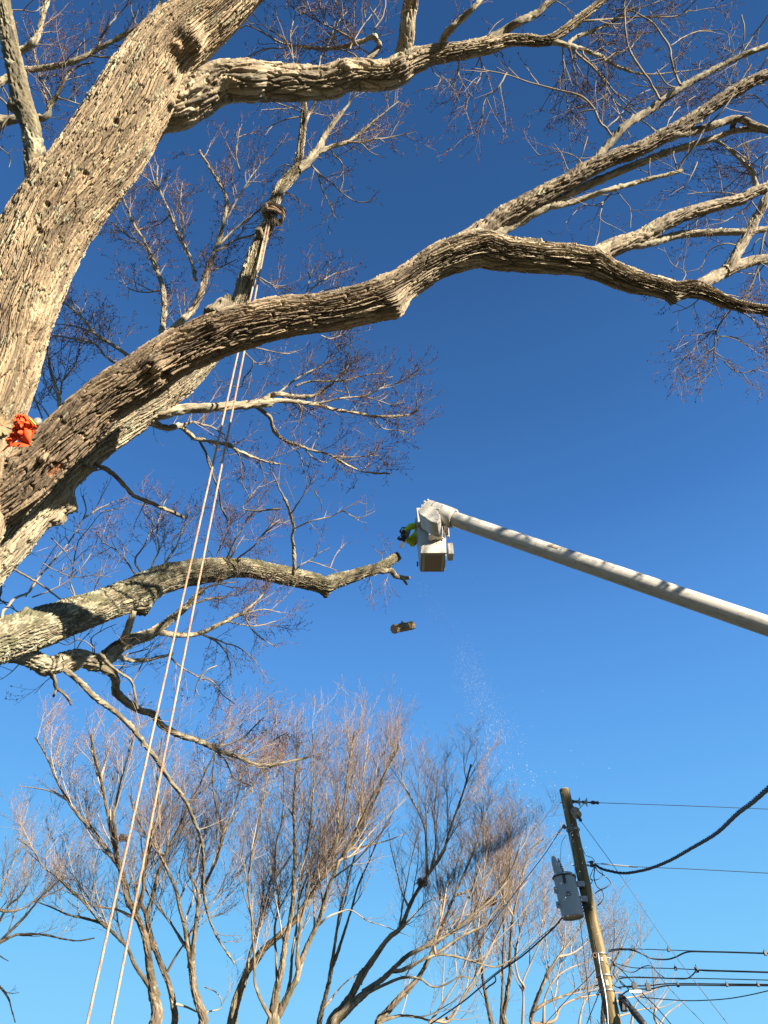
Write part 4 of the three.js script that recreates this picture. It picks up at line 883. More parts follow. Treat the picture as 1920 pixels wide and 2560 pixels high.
function rope(c, r, sides, sd) {                            // braided: strands crossing each other, a red tracer here and there
  const fr = frames(c), pos = [], col = [], uv = [], idx = []; let s = 0;
  for (let i = 0; i < c.length; i++) {
    if (i) s += c[i].p.distanceTo(c[i - 1].p);
    for (let j = 0; j <= sides; j++) {
      const th = j / sides * 2 * Math.PI, q = r * (1 + 0.07 * Math.sin(4 * th + s * 95) * Math.sin(4 * th - s * 95)), f = fr[i];
      pos.push(c[i].p.x + (f.u.x * Math.cos(th) + f.v.x * Math.sin(th)) * q, c[i].p.y + (f.u.y * Math.cos(th) + f.v.y * Math.sin(th)) * q, c[i].p.z + (f.u.z * Math.cos(th) + f.v.z * Math.sin(th)) * q);
      const red = Math.sin(2 * th + s * 34 + sd) > 0.86 && hash(Math.floor(s * 6), sd, 4) > 0.35, k = 0.85 + 0.3 * hash(Math.floor(s * 60), j, sd), worn = smooth(-0.1, 0.3, noise(s * 0.9, sd, 1));
      const cc = red ? [0.33, 0.10, 0.06] : mixc([0.40, 0.32, 0.22], [0.37, 0.26, 0.18], worn);
      col.push(cc[0] * k, cc[1] * k, cc[2] * k); uv.push(j / sides * 2, s / 0.05);
      if (i && j < sides) { const b = i * (sides + 1) + j, a = b - sides - 1; idx.push(a, a + 1, b, a + 1, b + 1, b); }
    }
  }
  const g = new THREE.BufferGeometry(); g.setAttribute('position', new THREE.Float32BufferAttribute(pos, 3)); g.setAttribute('color', new THREE.Float32BufferAttribute(col, 3)); g.setAttribute('uv', new THREE.Float32BufferAttribute(uv, 2)); g.setIndex(idx); g.computeVertexNormals();
  return g;
}
const straight = (a, b, n) => Array.from({ length: n + 1 }, (_, i) => ({ p: a.clone().lerp(b, i / n) }));
{
  const ends = [[670, 549, 150, 2860, 5.95], [676, 548, 219, 2860, 5.95]], labels = ['left one of the two taut tan ropes running down from the roped branch', 'right one of the two taut tan ropes, wound round the upright branch at its top'];
  let knotD = 9.9, kd = 1e9; for (const h of limbCurves) for (const e of h) { const [x, y, d] = pix(e.p), k = Math.hypot(x - 680, y - 536); if (k < kd && d > 8.5) { kd = k; knotD = d; } }
  ends.forEach(([x0, y0, x1, y1, d], i) => {
    const top = at(x0, y0, knotD - 0.13), low = at(x1, y1, d), root = thing('rigging_rope', labels[i], 'rope', top.clone(), undefined);
    part('rope_line', rope(straight(top, low, 900), 0.0128, 10, i + 3), ropeMat, root);
    if (i) {                                                // turns round the branch
      const q = at(680, 536, knotD), ax = at(697, 480, knotD + 0.1).sub(at(662, 590, knotD - 0.1)).normalize(), u = V(0, 0, 1).addScaledVector(ax, -ax.z).normalize(), v = ax.clone().cross(u), c = [];
      for (let k = 0; k <= 260; k++) { const th = k / 260 * 2 * Math.PI * 4.3, up = -0.055 + 0.135 * k / 260 + 0.02 * Math.sin(th * 1.7), R = 0.152 + 0.018 * Math.sin(th * 0.9 + 1) + (k > 200 ? 0.012 : 0); c.push({ p: q.clone().addScaledVector(ax, up).addScaledVector(u, R * Math.cos(th)).addScaledVector(v, R * Math.sin(th)) }); }
      part('rope_turns', rope(c, 0.0185, 10, 9), ropeMat, root);
      const c2 = []; for (let k = 0; k <= 60; k++) { const t = k / 60; c2.push({ p: q.clone().addScaledVector(ax, -0.06 + 0.11 * t).addScaledVector(u, 0.185 + 0.02 * Math.sin(t * 3)).addScaledVector(v, -0.05 + 0.06 * t + 0.02 * Math.sin(t * 7)) }); }
      part('rope_turns', rope(c2, 0.02, 10, 12), ropeMat, root);
      const fr = new Twigs(); for (let k = 0; k < 60; k++) { const a = q.clone().addScaledVector(ax, -0.1).addScaledVector(v, rr(0.06, 0.13)).addScaledVector(u, rr(0.02, 0.14)), e = ax.clone().multiplyScalar(-1).addScaledVector(v, rr(0, 0.8)).addScaledVector(u, rr(-0.2, 0.3)).normalize(); fr.tube([{ p: a, r: 0.003 }, { p: a.clone().addScaledVector(e, 0.07), r: 0.0026 }, { p: a.clone().addScaledVector(e, rr(0.1, 0.17)).addScaledVector(v, 0.02), r: 0.002 }], 4, () => [0.16, 0.12, 0.08]); }
      part('frayed_end', fr.geometry(), twigMat, root, 'stuff');
    }
  });
}

// ───────── orange garment wedged in the fork
{
  const c0 = at(52, 1082, 6.72), root = thing('orange_jacket', 'bright orange crumpled work garment wedged in the fork of the trunk', 'garment', c0.clone());
  const right = V(1, 0, 0), up = V(0, S2, S2), out = V(0, -S2, S2);        // as it faces: to the right, up, and towards the ground below
  const k = 6.72 / F / 8.295, X = x => (x - 431) * k, Y = y => -(y - 680) * k;  // pixels of the close-up to metres
  const put = (x, y, z) => c0.clone().addScaledVector(right, x).addScaledVector(up, y).addScaledVector(out, z);
  const orange = new THREE.MeshStandardMaterial({ color: new THREE.Color().setRGB(0.56, 0.052, 0.001), roughness: 0.75 });
  const shape = (pts, n) => new THREE.SplineCurve(pts.map(([x, y]) => new THREE.Vector2(X(x), Y(y)))).getPoints(n);
  function cloth(pts, thick, fold, sd, n = 120, m = 34) {   // a stuffed, folded piece inside an outline
    const o = shape([...pts, pts[0]], n), cen = o.reduce((a, p) => a.add(p), new THREE.Vector2()).multiplyScalar(1 / o.length), g = [], idx = [];
    for (let s = 0; s < 2; s++) for (let i = 0; i <= m; i++) for (let j = 0; j <= n; j++) {
      const w = i / m, p = cen.clone().lerp(o[j], w), dome = thick * Math.sqrt(Math.max(0, 1 - w ** 3));
      const f = fold * (1 - w ** 6) * (Math.abs(noise(p.x * 16 + sd, p.y * 16 + 0.8 * noise(p.x * 9, p.y * 9, sd), sd)) * 1.6 + 0.8 * Math.abs(noise(p.x * 34 + sd, p.y * 22, 4 + sd)) - 0.5);
      const q = put(p.x, p.y, s ? -dome * 0.6 : dome + f); g.push(q.x, q.y, q.z);
      if (i < m && j < n) { const a = s * (m + 1) * (n + 1) + i * (n + 1) + j, b = a + n + 1; if (s) idx.push(a, a + 1, b, a + 1, b + 1, b); else idx.push(a, b, a + 1, a + 1, b, b + 1); }
    }
    const G = new THREE.BufferGeometry(); G.setAttribute('position', new THREE.Float32BufferAttribute(g, 3)); G.setIndex(idx); G.computeVertexNormals(); return G;
  }
  const sheet = (rows, th) => {                             // a stiff flap given by rows of [x, y, depth] points, with thickness
    const n = 24, cs = rows.map(r => new THREE.CatmullRomCurve3(r.map(([x, y, z]) => put(X(x), Y(y), z))).getPoints(n)), P = [], idx = [], R = rows.length;
    const nor = (i, j) => { const a = cs[Math.min(R - 1, i + 1)][j].clone().sub(cs[Math.max(0, i - 1)][j]), b = cs[i][Math.min(n, j + 1)].clone().sub(cs[i][Math.max(0, j - 1)]); return a.cross(b).normalize(); };
    for (let s = 0; s < 2; s++) for (let i = 0; i < R; i++) for (let j = 0; j <= n; j++) { const q = cs[i][j].clone().addScaledVector(nor(i, j), s ? -th / 2 : th / 2); P.push(q.x, q.y, q.z); }
    const W = n + 1, O = R * W, at2 = (s, i, j) => s * O + i * W + j;
    for (let i = 0; i < R - 1; i++) for (let j = 0; j < n; j++) { idx.push(at2(0, i, j), at2(0, i + 1, j), at2(0, i, j + 1), at2(0, i, j + 1), at2(0, i + 1, j), at2(0, i + 1, j + 1)); idx.push(at2(1, i, j), at2(1, i, j + 1), at2(1, i + 1, j), at2(1, i, j + 1), at2(1, i + 1, j + 1), at2(1, i + 1, j)); }
    for (let j = 0; j < n; j++) for (const i of [0, R - 1]) idx.push(at2(0, i, j), at2(0, i, j + 1), at2(1, i, j), at2(1, i, j), at2(0, i, j + 1), at2(1, i, j + 1));
    for (let i = 0; i < R - 1; i++) for (const j of [0, n]) idx.push(at2(0, i, j), at2(1, i, j), at2(0, i + 1, j), at2(1, i, j), at2(1, i + 1, j), at2(0, i + 1, j));
    const G = new THREE.BufferGeometry(); G.setAttribute('position', new THREE.Float32BufferAttribute(P, 3)); G.setIndex(idx); G.computeVertexNormals(); return G;
  };
  part('crumpled_body', cloth([[335, 300], [500, 292], [660, 385], [795, 535], [730, 640], [600, 880], [450, 930], [340, 700], [290, 500]], 0.075, 0.085, 1), orange, root);
  part('sleeve', cloth([[300, 560], [390, 640], [365, 780], [330, 850], [240, 900], [150, 915], [170, 820], [240, 690]], 0.05, 0.06, 5, 90, 24), orange, root);
  part('side_flap', sheet([[[500, 680, 0.05], [505, 760, 0.05], [540, 840, 0.06], [700, 950, 0.07]], [[570, 650, 0.085], [590, 740, 0.095], [630, 830, 0.10], [712, 940, 0.085]], [[650, 640, 0.10], [690, 730, 0.11], [710, 830, 0.11], [718, 930, 0.09]], [[715, 645, 0.06], [722, 740, 0.07], [722, 840, 0.075], [720, 920, 0.07]]], 0.008), orange, root);
  part('lower_flap', sheet([[[85, 1050, 0.01], [330, 905, 0.05], [560, 895, 0.06], [705, 940, 0.07]], [[85, 1058, 0.03], [330, 935, 0.10], [560, 935, 0.11], [700, 958, 0.09]], [[90, 1064, 0.03], [340, 985, 0.11], [560, 990, 0.12], [690, 972, 0.09]]], 0.008), orange, root);
  part('reflective_strip', sheet([[[670, 395, 0.07], [730, 460, 0.075], [800, 545, 0.05]], [[690, 385, 0.075], [760, 455, 0.08], [806, 535, 0.05]]], 0.012), mat(0.6, 0.42, 0.02, 0.6), root);
  const cap = new THREE.SphereGeometry(0.042, 24, 16); cap.scale(1, 1.25, 0.8); cap.translate(...put(X(765), Y(455), 0.0).toArray()); part('grey_cap', cap, mat(0.16, 0.155, 0.125, 0.6), root);
  for (const [x, y, z] of [[558, 797, 0.096], [545, 938, 0.125]]) { const s = new THREE.CylinderGeometry(0.009, 0.010, 0.006, 16); s.rotateX(Math.PI / 4); s.translate(...put(X(x), Y(y), z).toArray()); part('snap_button', s, mat(0.12, 0.03, 0.02, 0.4), root); }
  part('drawstring', new THREE.TubeGeometry(new THREE.CatmullRomCurve3([[425, 805, 0.09], [395, 840, 0.10], [370, 890, 0.115], [345, 930, 0.12], [335, 962, 0.11]].map(([x, y, z]) => put(X(x), Y(y), z))), 24, 0.005, 8), orange, root);
}

// ───────── aerial lift
const fibre = (() => {                                      // white paint, weathered: streaks and stains
  const W = 512, H = 256, d = new Uint8Array(W * H * 4);
  for (let y = 0; y < H; y++) for (let x = 0; x < W; x++) {
    const k = (y * W + x) * 4, a = y / H * 2 * Math.PI, n = noise(x * 0.02, Math.cos(a) * 3, Math.sin(a) * 3) * 0.5 + noise(x * 0.09, Math.cos(a) * 9, Math.sin(a) * 9) * 0.35 + noise(x * 0.4, Math.cos(a) * 30, Math.sin(a) * 30) * 0.3;
    const scr = hash(x >> 1, y >> 3, 5) > 0.994 ? 0.75 : 1, v = (0.66 - 0.14 * smooth(0.0, 0.5, n)) * scr;
    d[k] = 255 * v; d[k + 1] = 255 * v * 0.97; d[k + 2] = 255 * v * 0.91; d[k + 3] = 255;
  }
  const t = new THREE.DataTexture(d, W, H); t.colorSpace = THREE.SRGBColorSpace; t.wrapS = t.wrapT = THREE.RepeatWrapping; t.magFilter = THREE.LinearFilter; t.minFilter = THREE.LinearMipmapLinearFilter; t.generateMipmaps = true; t.needsUpdate = true; return t;
})();
const white = new THREE.MeshPhysicalMaterial({ map: fibre, roughness: 0.42, clearcoat: 0.15, clearcoatRoughness: 0.4 });
const dark = mat(0.025, 0.022, 0.02, 0.6), greyPlastic = mat(0.12, 0.115, 0.11, 0.5), hoseMat = mat(0.045, 0.02, 0.015, 0.55);
const lift = thing('aerial_lift', 'white boom of a bucket lift with its square work bucket, reaching in from the right', 'bucket lift', at(1083, 1386, 16.7));
const along = (g, a, b) => { const d = b.clone().sub(a), m = new THREE.Matrix4().compose(a.clone().add(b).multiplyScalar(0.5), new THREE.Quaternion().setFromUnitVectors(V(0, 1, 0), d.clone().normalize()), V(1, 1, 1)); g.applyMatrix4(m); return g; };
{
  const T = at(1072, 1276, 16.4), E0 = at(1919, 1565, 12.9), ax = E0.clone().sub(T).normalize(), E = E0.clone().addScaledVector(ax, 4);
  // boom: a slightly tapering tube with an oval hand hole near its tip
  const n = 96, m = 220, L = E.distanceTo(T), pos = [], uv = [], idx = [], q = new THREE.Quaternion().setFromUnitVectors(V(0, 1, 0), ax), ux = V(1, 0, 0).applyQuaternion(q), uz = V(0, 0, 1).applyQuaternion(q);
  const hole = at(1157, 1290, 16.1), hv = hole.clone().sub(T), hs = hv.dot(ax), hr = hv.clone().addScaledVector(ax, -hs), ha = Math.atan2(hr.dot(uz), hr.dot(ux));
  for (let i = 0; i <= m; i++) for (let j = 0; j <= n; j++) {
    const s = 0.05 + (i < 120 ? 1.6 * i / 120 : 1.6 + (L - 1.65) * (i - 120) / 100), th = j / n * 2 * Math.PI, r = 0.172 + 0.024 * s / L;
    const c = T.clone().addScaledVector(ax, s).addScaledVector(ux, r * Math.cos(th)).addScaledVector(uz, r * Math.sin(th)); pos.push(c.x, c.y, c.z); uv.push(s / 4, j / n);
    const mid = (a) => { let d = a - ha; while (d > Math.PI) d -= 2 * Math.PI; while (d < -Math.PI) d += 2 * Math.PI; return d; };
    const ds = (s - hs) / 0.085, da = mid(th) * 0.175 / 0.052;
    if (i < m && j < n && Math.pow(Math.abs(ds), 2.6) + Math.pow(Math.abs(da), 2.6) > 1) { const a = i * (n + 1) + j, b = a + n + 1; idx.push(a, b, a + 1, a + 1, b, b + 1); }
  }
  const G = new THREE.BufferGeometry(); G.setAttribute('position', new THREE.Float32BufferAttribute(pos, 3)); G.setAttribute('uv', new THREE.Float32BufferAttribute(uv, 2)); G.setIndex(idx); G.computeVertexNormals();
  const boomPart = part('boom', G, white, lift);
  for (const [s, w] of [[3.05, 0.10], [5.4, 0.02]]) { const c = T.clone().addScaledVector(ax, s); const v = V(0, CAM_Y, 0).sub(c); v.addScaledVector(ax, -v.dot(ax)).normalize(); const dn = v.clone().cross(ax).normalize(); const p = c.addScaledVector(v, 0.13).addScaledVector(dn, s < 4 ? 0.125 : 0.1); const g = new RoundedBoxGeometry(w * 2.2, 0.055, 0.012, 2, 0.004); const M = new THREE.Matrix4().makeBasis(ax, dn, ax.clone().cross(dn)); const nn = p.clone().sub(T).addScaledVector(ax, -p.clone().sub(T).dot(ax)).normalize(); const b2 = nn.clone().cross(ax); M.makeBasis(ax, b2, nn); M.setPosition(T.clone().addScaledVector(ax, s).addScaledVector(nn, 0.183)); g.applyMatrix4(M); part('maker_plate', g, mat(0.22, 0.17, 0.10, 0.6), boomPart); }
  // rounded shroud over the boom tip: a lathe round the boom axis
  const prof = [[0.02, -0.13], [0.14, -0.125], [0.205, -0.105], [0.235, -0.06], [0.243, 0.0], [0.243, 0.42], [0.238, 0.60], [0.225, 0.66], [0.19, 0.665]].map(([x, y]) => new THREE.Vector2(x, y));
  const lg = new THREE.LatheGeometry(prof, 56); lg.applyQuaternion(q); lg.translate(T.x, T.y, T.z);
  const cover = part('tip_shroud', lg, white, lift);
  const toCam = V(0, CAM_Y, 0).sub(T).normalize(), dn = V(0, -1, 0); dn.addScaledVector(ax, -dn.dot(ax)).normalize(); const sideN = ax.clone().cross(dn).normalize();
  // skirt hanging under the shroud, cut away to the right
  const sk = new THREE.Shape(); const S = (x, y, f = 'lineTo') => sk[f](x, y);
  S(-0.06, 0.0, 'moveTo'); S(-0.06, 0.26); sk.quadraticCurveTo(-0.02, 0.345, 0.06, 0.37); S(0.20, 0.40); sk.quadraticCurveTo(0.33, 0.475, 0.50, 0.43); sk.quadraticCurveTo(0.52, 0.33, 0.42, 0.22); sk.quadraticCurveTo(0.28, 0.15, 0.24, 0.0); S(-0.06, 0.0);
  const sg = new THREE.ExtrudeGeometry(sk, { depth: 0.42, bevelEnabled: true, bevelSize: 0.03, bevelThickness: 0.03, bevelSegments: 4, curveSegments: 16 }); sg.translate(0, 0, -0.21);
  sg.applyMatrix4(new THREE.Matrix4().makeBasis(ax, dn, sideN).setPosition(T)); part('shroud_skirt', sg, white, cover);
  for (const [s, a] of [[-0.08, 0.7], [0.32, 0.45], [0.36, 1.0], [-0.05, 1.1]]) { const v = toCam.clone().addScaledVector(ax, -toCam.dot(ax)).normalize(), w = ax.clone().cross(v); const nn = v.clone().multiplyScalar(Math.cos(a)).addScaledVector(w, -Math.sin(a)); const g = new THREE.CylinderGeometry(0.022, 0.024, 0.03, 16); along(g, T.clone().addScaledVector(ax, s).addScaledVector(nn, 0.235), T.clone().addScaledVector(ax, s).addScaledVector(nn, 0.262)); part('bolt_head', g, mat(0.55, 0.53, 0.48, 0.4), cover); }
  const seam = new THREE.TorusGeometry(0.2435, 0.006, 8, 60); seam.applyMatrix4(new THREE.Matrix4().makeBasis(ux, uz, ax).setPosition(T.clone().addScaledVector(ax, 0.12))); part('seam', seam, greyPlastic, cover);
  // pivot drum and black ring under the skirt
  const piv = T.clone().add(V(0.10, -0.33, 0.02)); const dg = along(new THREE.CylinderGeometry(0.17, 0.18, 0.14, 36), piv, piv.clone().add(V(0, -0.16, -0.02))); part('pivot_ring', dg, dark, lift);

  // bucket: four tapered walls, lip, floor
  const b0 = V(1.165, 12.705, -12.835), ring = (w, d, y, ox = 0, oz = 0, rad = 0.07) => { const o = []; for (let k = 0; k < 4; k++) for (let j = 0; j <= 6; j++) { const a = (k + j / 6) * Math.PI / 2, cx = (k === 0 || k === 3 ? 1 : -1) * (w / 2 - rad), cz = (k < 2 ? 1 : -1) * (d / 2 - rad); o.push([b0.x + ox + cx + rad * Math.cos(a), b0.y + y, b0.z + oz + cz + rad * Math.sin(a)]); } return o; };
  const rings = [ring(0.02, 0.02, 0.0, 0, 0, 0.005), ring(0.585, 0.625, 0.0), ring(0.62, 0.66, 0.02), ring(0.64, 0.68, 0.30), ring(0.70, 0.74, 1.10), ring(0.78, 0.82, 1.12), ring(0.78, 0.82, 1.17), ring(0.66, 0.70, 1.17), ring(0.66, 0.70, 1.12), ring(0.57, 0.61, 0.06), ring(0.02, 0.02, 0.06, 0, 0, 0.005)];
  const bp = [], bu = [], bi = [], M = rings[0].length;
  rings.forEach((r, i) => { for (let j = 0; j <= M; j++) { bp.push(...r[j % M]); bu.push(j / M * 2, i * 0.2); if (i && j < M) { const a = (i - 1) * (M + 1) + j, b = a + M + 1; bi.push(a, b, a + 1, a + 1, b, b + 1); } } });
  let bg = new THREE.BufferGeometry(); bg.setAttribute('position', new THREE.Float32BufferAttribute(bp, 3)); bg.setAttribute('uv', new THREE.Float32BufferAttribute(bu, 2)); bg.setIndex(bi); bg = bg.toNonIndexed(); bg.computeVertexNormals();
  const bucket = part('bucket', bg, new THREE.MeshPhysicalMaterial({ map: fibre, roughness: 0.45, side: THREE.DoubleSide }), lift);
  const box = (w, h, d, x, y, z, r = 0.012) => { const g = new RoundedBoxGeometry(w, h, d, 3, r); g.translate(x, y, z); return g; };
  part('underside_shade_plate', box(0.56, 0.012, 0.60, b0.x, b0.y - 0.005, b0.z, 0.005), mat(0.24, 0.205, 0.16, 0.85, { bumpMap: grainTex, bumpScale: 0.003 }), bucket);  // added plate; its darker colour stands in for shade under the bucket
  for (const s of [-1, 1]) part('floor_runner', box(0.05, 0.03, 0.55, b0.x + s * 0.225, b0.y - 0.012, b0.z + 0.02), white, bucket);
  const zf = b0.z + 0.345;
  part('latch', box(0.035, 0.13, 0.05, b0.x - 0.355, b0.y + 0.13, b0.z - 0.18, 0.01), dark, bucket);
  // ledge low on the near wall that catches the sun
  const led = new THREE.Shape(); led.moveTo(-0.30, 0.0); led.lineTo(-0.28, 0.10); led.quadraticCurveTo(-0.27, 0.14, -0.2, 0.145); led.lineTo(-0.08, 0.19); led.quadraticCurveTo(0.12, 0.12, 0.29, 0.03); led.lineTo(0.30, 0); 
  const lgd = new THREE.ExtrudeGeometry(led, { depth: 0.035, bevelEnabled: true, bevelSize: 0.008, bevelThickness: 0.008, bevelSegments: 2 }); lgd.translate(b0.x, b0.y + 0.012, zf - 0.02); part('kick_ledge', lgd, white, bucket);
  // shroud over the bucket's pivot, with a rounded notch
  const sh = new THREE.Shape(); sh.moveTo(-0.36, 1.22); sh.lineTo(-0.345, 0.80); sh.quadraticCurveTo(-0.24, 0.87, -0.17, 0.84); sh.quadraticCurveTo(-0.10, 0.80, -0.09, 0.62); sh.lineTo(-0.088, 0.40); sh.lineTo(-0.03, 0.40); sh.quadraticCurveTo(-0.015, 0.43, 0.02, 0.43); sh.lineTo(0.20, 0.445); sh.quadraticCurveTo(0.225, 0.46, 0.22, 0.54); sh.lineTo(0.165, 0.93); sh.quadraticCurveTo(0.16, 1.0, 0.10, 1.02); sh.lineTo(0.05, 1.22); sh.lineTo(-0.36, 1.22);
  const nt = new THREE.Path(); nt.moveTo(-0.06, 0.46); nt.lineTo(-0.05, 0.66); nt.quadraticCurveTo(-0.035, 0.73, -0.015, 0.66); nt.lineTo(0.005, 0.50); nt.lineTo(-0.06, 0.46); sh.holes.push(nt);
  const shg = new THREE.ExtrudeGeometry(sh, { depth: 0.20, bevelEnabled: true, bevelSize: 0.02, bevelThickness: 0.02, bevelSegments: 4, curveSegments: 14 }); shg.rotateX(0.06); shg.translate(b0.x, b0.y, zf + 0.02);
  const sp = part('pivot_shroud', shg, white, lift);
  part('shroud_top', box(0.44, 0.05, 0.42, b0.x - 0.14, b0.y + 1.24, zf + 0.05, 0.02), white, sp);
  part('lug', box(0.06, 0.08, 0.06, b0.x - 0.22, b0.y + 1.36, zf + 0.22, 0.012), white, sp);
  part('side_post', box(0.055, 0.62, 0.07, b0.x + 0.385, b0.y + 0.86, zf - 0.03, 0.015), white, bucket);
  part('mount_plate', box(0.15, 0.55, 0.05, b0.x + 0.28, b0.y + 0.85, zf + 0.03, 0.01), hoseMat, bucket);
  part('tool_box', box(0.13, 0.36, 0.26, b0.x + 0.425, b0.y + 0.26, b0.z + 0.12, 0.02), white, bucket);
  // hydraulic hoses
  for (let h = 0; h < 9; h++) { const x = 0.17 + 0.026 * h, c = new THREE.CatmullRomCurve3([V(b0.x + x - 0.05, b0.y + 1.2, zf + 0.22), V(b0.x + x + rr(-0.03, 0.03), b0.y + 0.98, zf + 0.22 - 0.02 * (h % 3)), V(b0.x + x + rr(-0.03, 0.03), b0.y + 0.75, zf + 0.13), V(b0.x + x * 0.9 + 0.03, b0.y + rr(0.42, 0.58), zf + 0.06)]); part('hose', new THREE.TubeGeometry(c, 20, 0.013, 8), h % 3 ? hoseMat : dark, lift); }
  // the worker, bent over the left rim with a chainsaw
  const SH = V(0.84, 13.93, -12.96), hip = V(1.16, 13.55, -12.88);
  const person = thing('person', 'worker in a yellow-green high-visibility top leaning out of the bucket with a chainsaw', 'person', V(1.165, 12.765, -12.85));
  const bones = [[hip, V(1.0, 13.78, -12.93), 0.16, 0.17], [V(1.0, 13.78, -12.93), V(0.9, 13.93, -12.93), 0.17, 0.14], [hip.clone().add(V(0.02, -0.02, 0.09)), V(1.2, 13.2, -12.74), 0.095, 0.07], [V(1.2, 13.2, -12.74), V(1.19, 12.85, -12.78), 0.065, 0.05], [hip.clone().add(V(0.02, -0.02, -0.09)), V(1.2, 13.2, -12.98), 0.095, 0.07], [V(1.2, 13.2, -12.98), V(1.2, 12.85, -12.95), 0.065, 0.05], [V(1.19, 12.82, -12.78), V(1.05, 12.79, -12.78), 0.05, 0.045], [V(1.2, 12.82, -12.95), V(1.06, 12.79, -12.95), 0.05, 0.045],
    [V(0.88, 13.95, -12.80), V(0.66, 13.80, -12.72), 0.085, 0.075], [V(0.66, 13.80, -12.72), V(0.52, 13.60, -12.63), 0.065, 0.045], [V(0.86, 13.90, -13.05), V(0.62, 13.66, -13.08), 0.085, 0.07], [V(0.62, 13.66, -13.08), V(0.46, 13.50, -12.82), 0.062, 0.045], [V(0.9, 13.96, -12.93), V(0.95, 14.02, -12.9), 0.07, 0.06], [V(0.86, 13.86, -13.1), V(0.72, 13.70, -13.2), 0.12, 0.10]];
  const smin = (a, b, k) => { const h = Math.max(k - Math.abs(a - b), 0) / k; return Math.min(a, b) - h * h * k / 4; };
  const cap = (p, [a, b, r0, r1]) => { const ab = b.clone().sub(a), t = Math.min(1, Math.max(0, p.clone().sub(a).dot(ab) / ab.lengthSq())); return p.distanceTo(a.clone().addScaledVector(ab, t)) - (r0 + (r1 - r0) * t); };
  function body(bones, lo, size, res, k) {
    const mc = new MarchingCubes(res, new THREE.MeshStandardMaterial(), false, false, 200000); mc.isolation = 0;
    const p = V(0, 0, 0);
    for (let z = 0; z < res; z++) for (let y = 0; y < res; y++) for (let x = 0; x < res; x++) { p.set(lo.x + size * x / res, lo.y + size * y / res, lo.z + size * z / res); let d = 9; for (const b of bones) d = smin(d, cap(p, b), k); mc.field[x + y * res + z * res * res] = -d; }
    mc.update();
    const P = Array.from(mc.positionArray.slice(0, mc.count * 3)), Nn = Array.from(mc.normalArray.slice(0, mc.count * 3));
    const g = new THREE.BufferGeometry(), arr = new Float32Array(P.length);
    for (let i = 0; i < P.length; i += 3) { arr[i] = lo.x + (P[i] + 1) / 2 * size; arr[i + 1] = lo.y + (P[i + 1] + 1) / 2 * size; arr[i + 2] = lo.z + (P[i + 2] + 1) / 2 * size; }
    g.setAttribute('position', new THREE.BufferAttribute(arr, 3)); g.setAttribute('normal', new THREE.Float32BufferAttribute(Nn.map(v => -v), 3)); g.computeVertexNormals(); return g;
  }
  const bodyGeo = body(bones, V(0.3, 12.6, -13.6), 1.6, 84, 0.06);
  const bcol = [], bpz = bodyGeo.attributes.position; for (let i = 0; i < bpz.count; i++) { const y = bpz.getY(i), x = bpz.getX(i), stripe = Math.abs(((x * 0.8 - y * 0.6) + 20) % 0.28 - 0.14) < 0.022 && y > 13.6; const c = y < 13.5 && x > 0.95 ? [0.03, 0.035, 0.05] : stripe ? [0.3, 0.3, 0.28] : [0.46, 0.55, 0.015]; bcol.push(...c); }
  bodyGeo.setAttribute('color', new THREE.Float32BufferAttribute(bcol, 3));
  part('body', bodyGeo, new THREE.MeshStandardMaterial({ vertexColors: true, roughness: 0.8 }), person);
  const hd = V(0.985, 14.07, -12.86), head = new THREE.SphereGeometry(0.1, 28, 22); const hp = head.attributes.position;
  for (let i = 0; i < hp.count; i++) { let x = hp.getX(i), y = hp.getY(i), z = hp.getZ(i); y *= 1.2; if (x < -0.06) { const nz = Math.exp(-((y + 0.005) ** 2) / 0.0006 - z * z / 0.0003) * 0.028, ey = Math.exp(-((y - 0.02) ** 2) / 0.0002 - (Math.abs(z) - 0.033) ** 2 / 0.0002) * 0.012, mo = Math.exp(-((y + 0.055) ** 2) / 0.00005 - z * z / 0.0008) * 0.006; x -= nz - ey - mo; } if (y < -0.06) { z *= 0.82; } hp.setXYZ(i, x, y, z); }
  head.computeVertexNormals(); head.rotateZ(0.7); head.translate(hd.x, hd.y, hd.z); part('head', head, mat(0.42, 0.24, 0.17, 0.6), person);
  const hel = new THREE.LatheGeometry([[0.001, 0.145], [0.05, 0.138], [0.095, 0.105], [0.118, 0.05], [0.122, 0.01], [0.15, 0.0], [0.15, -0.008], [0.118, -0.004]].map(([x, y]) => new THREE.Vector2(x, y)), 36); hel.rotateZ(0.7); hel.translate(hd.x - 0.02, hd.y + 0.035, hd.z); part('helmet', hel, mat(0.62, 0.78, 0.03, 0.35), person);
  // gloves: palm, four fingers and a thumb closed round the saw's handles
  function glove(w, dir, name, m) {                          // w: wrist, dir: towards the handle
    const d = dir.clone().normalize(), s = d.clone().cross(V(0.3, 1, 0.2)).normalize(), nrm = s.clone().cross(d), P = (a, b, c) => w.clone().addScaledVector(d, a).addScaledVector(s, b).addScaledVector(nrm, c), bb = [[P(0, 0, 0), P(0.07, 0, 0), 0.034, 0.04], [P(0.06, -0.025, 0), P(0.075, 0.025, 0), 0.03, 0.03]];
    [-0.036, -0.012, 0.012, 0.034].forEach((o, i) => { const l = [0.9, 1.05, 1, 0.8][i]; const a = P(0.085, o, 0), b = P(0.085 + 0.042 * l, o, 0.018), c = P(0.085 + 0.035 * l, o, 0.055), e = P(0.08, o, 0.068); bb.push([a, b, 0.0135, 0.013], [b, c, 0.013, 0.012], [c, e, 0.012, 0.011]); });
    bb.push([P(0.03, 0.035, 0), P(0.06, 0.06, 0.025), 0.015, 0.0135], [P(0.06, 0.06, 0.025), P(0.085, 0.045, 0.055), 0.0135, 0.012]);
    return part(name, body(bb, w.clone().sub(V(0.16, 0.16, 0.16)), 0.32, 76, 0.012), m, person);
  }
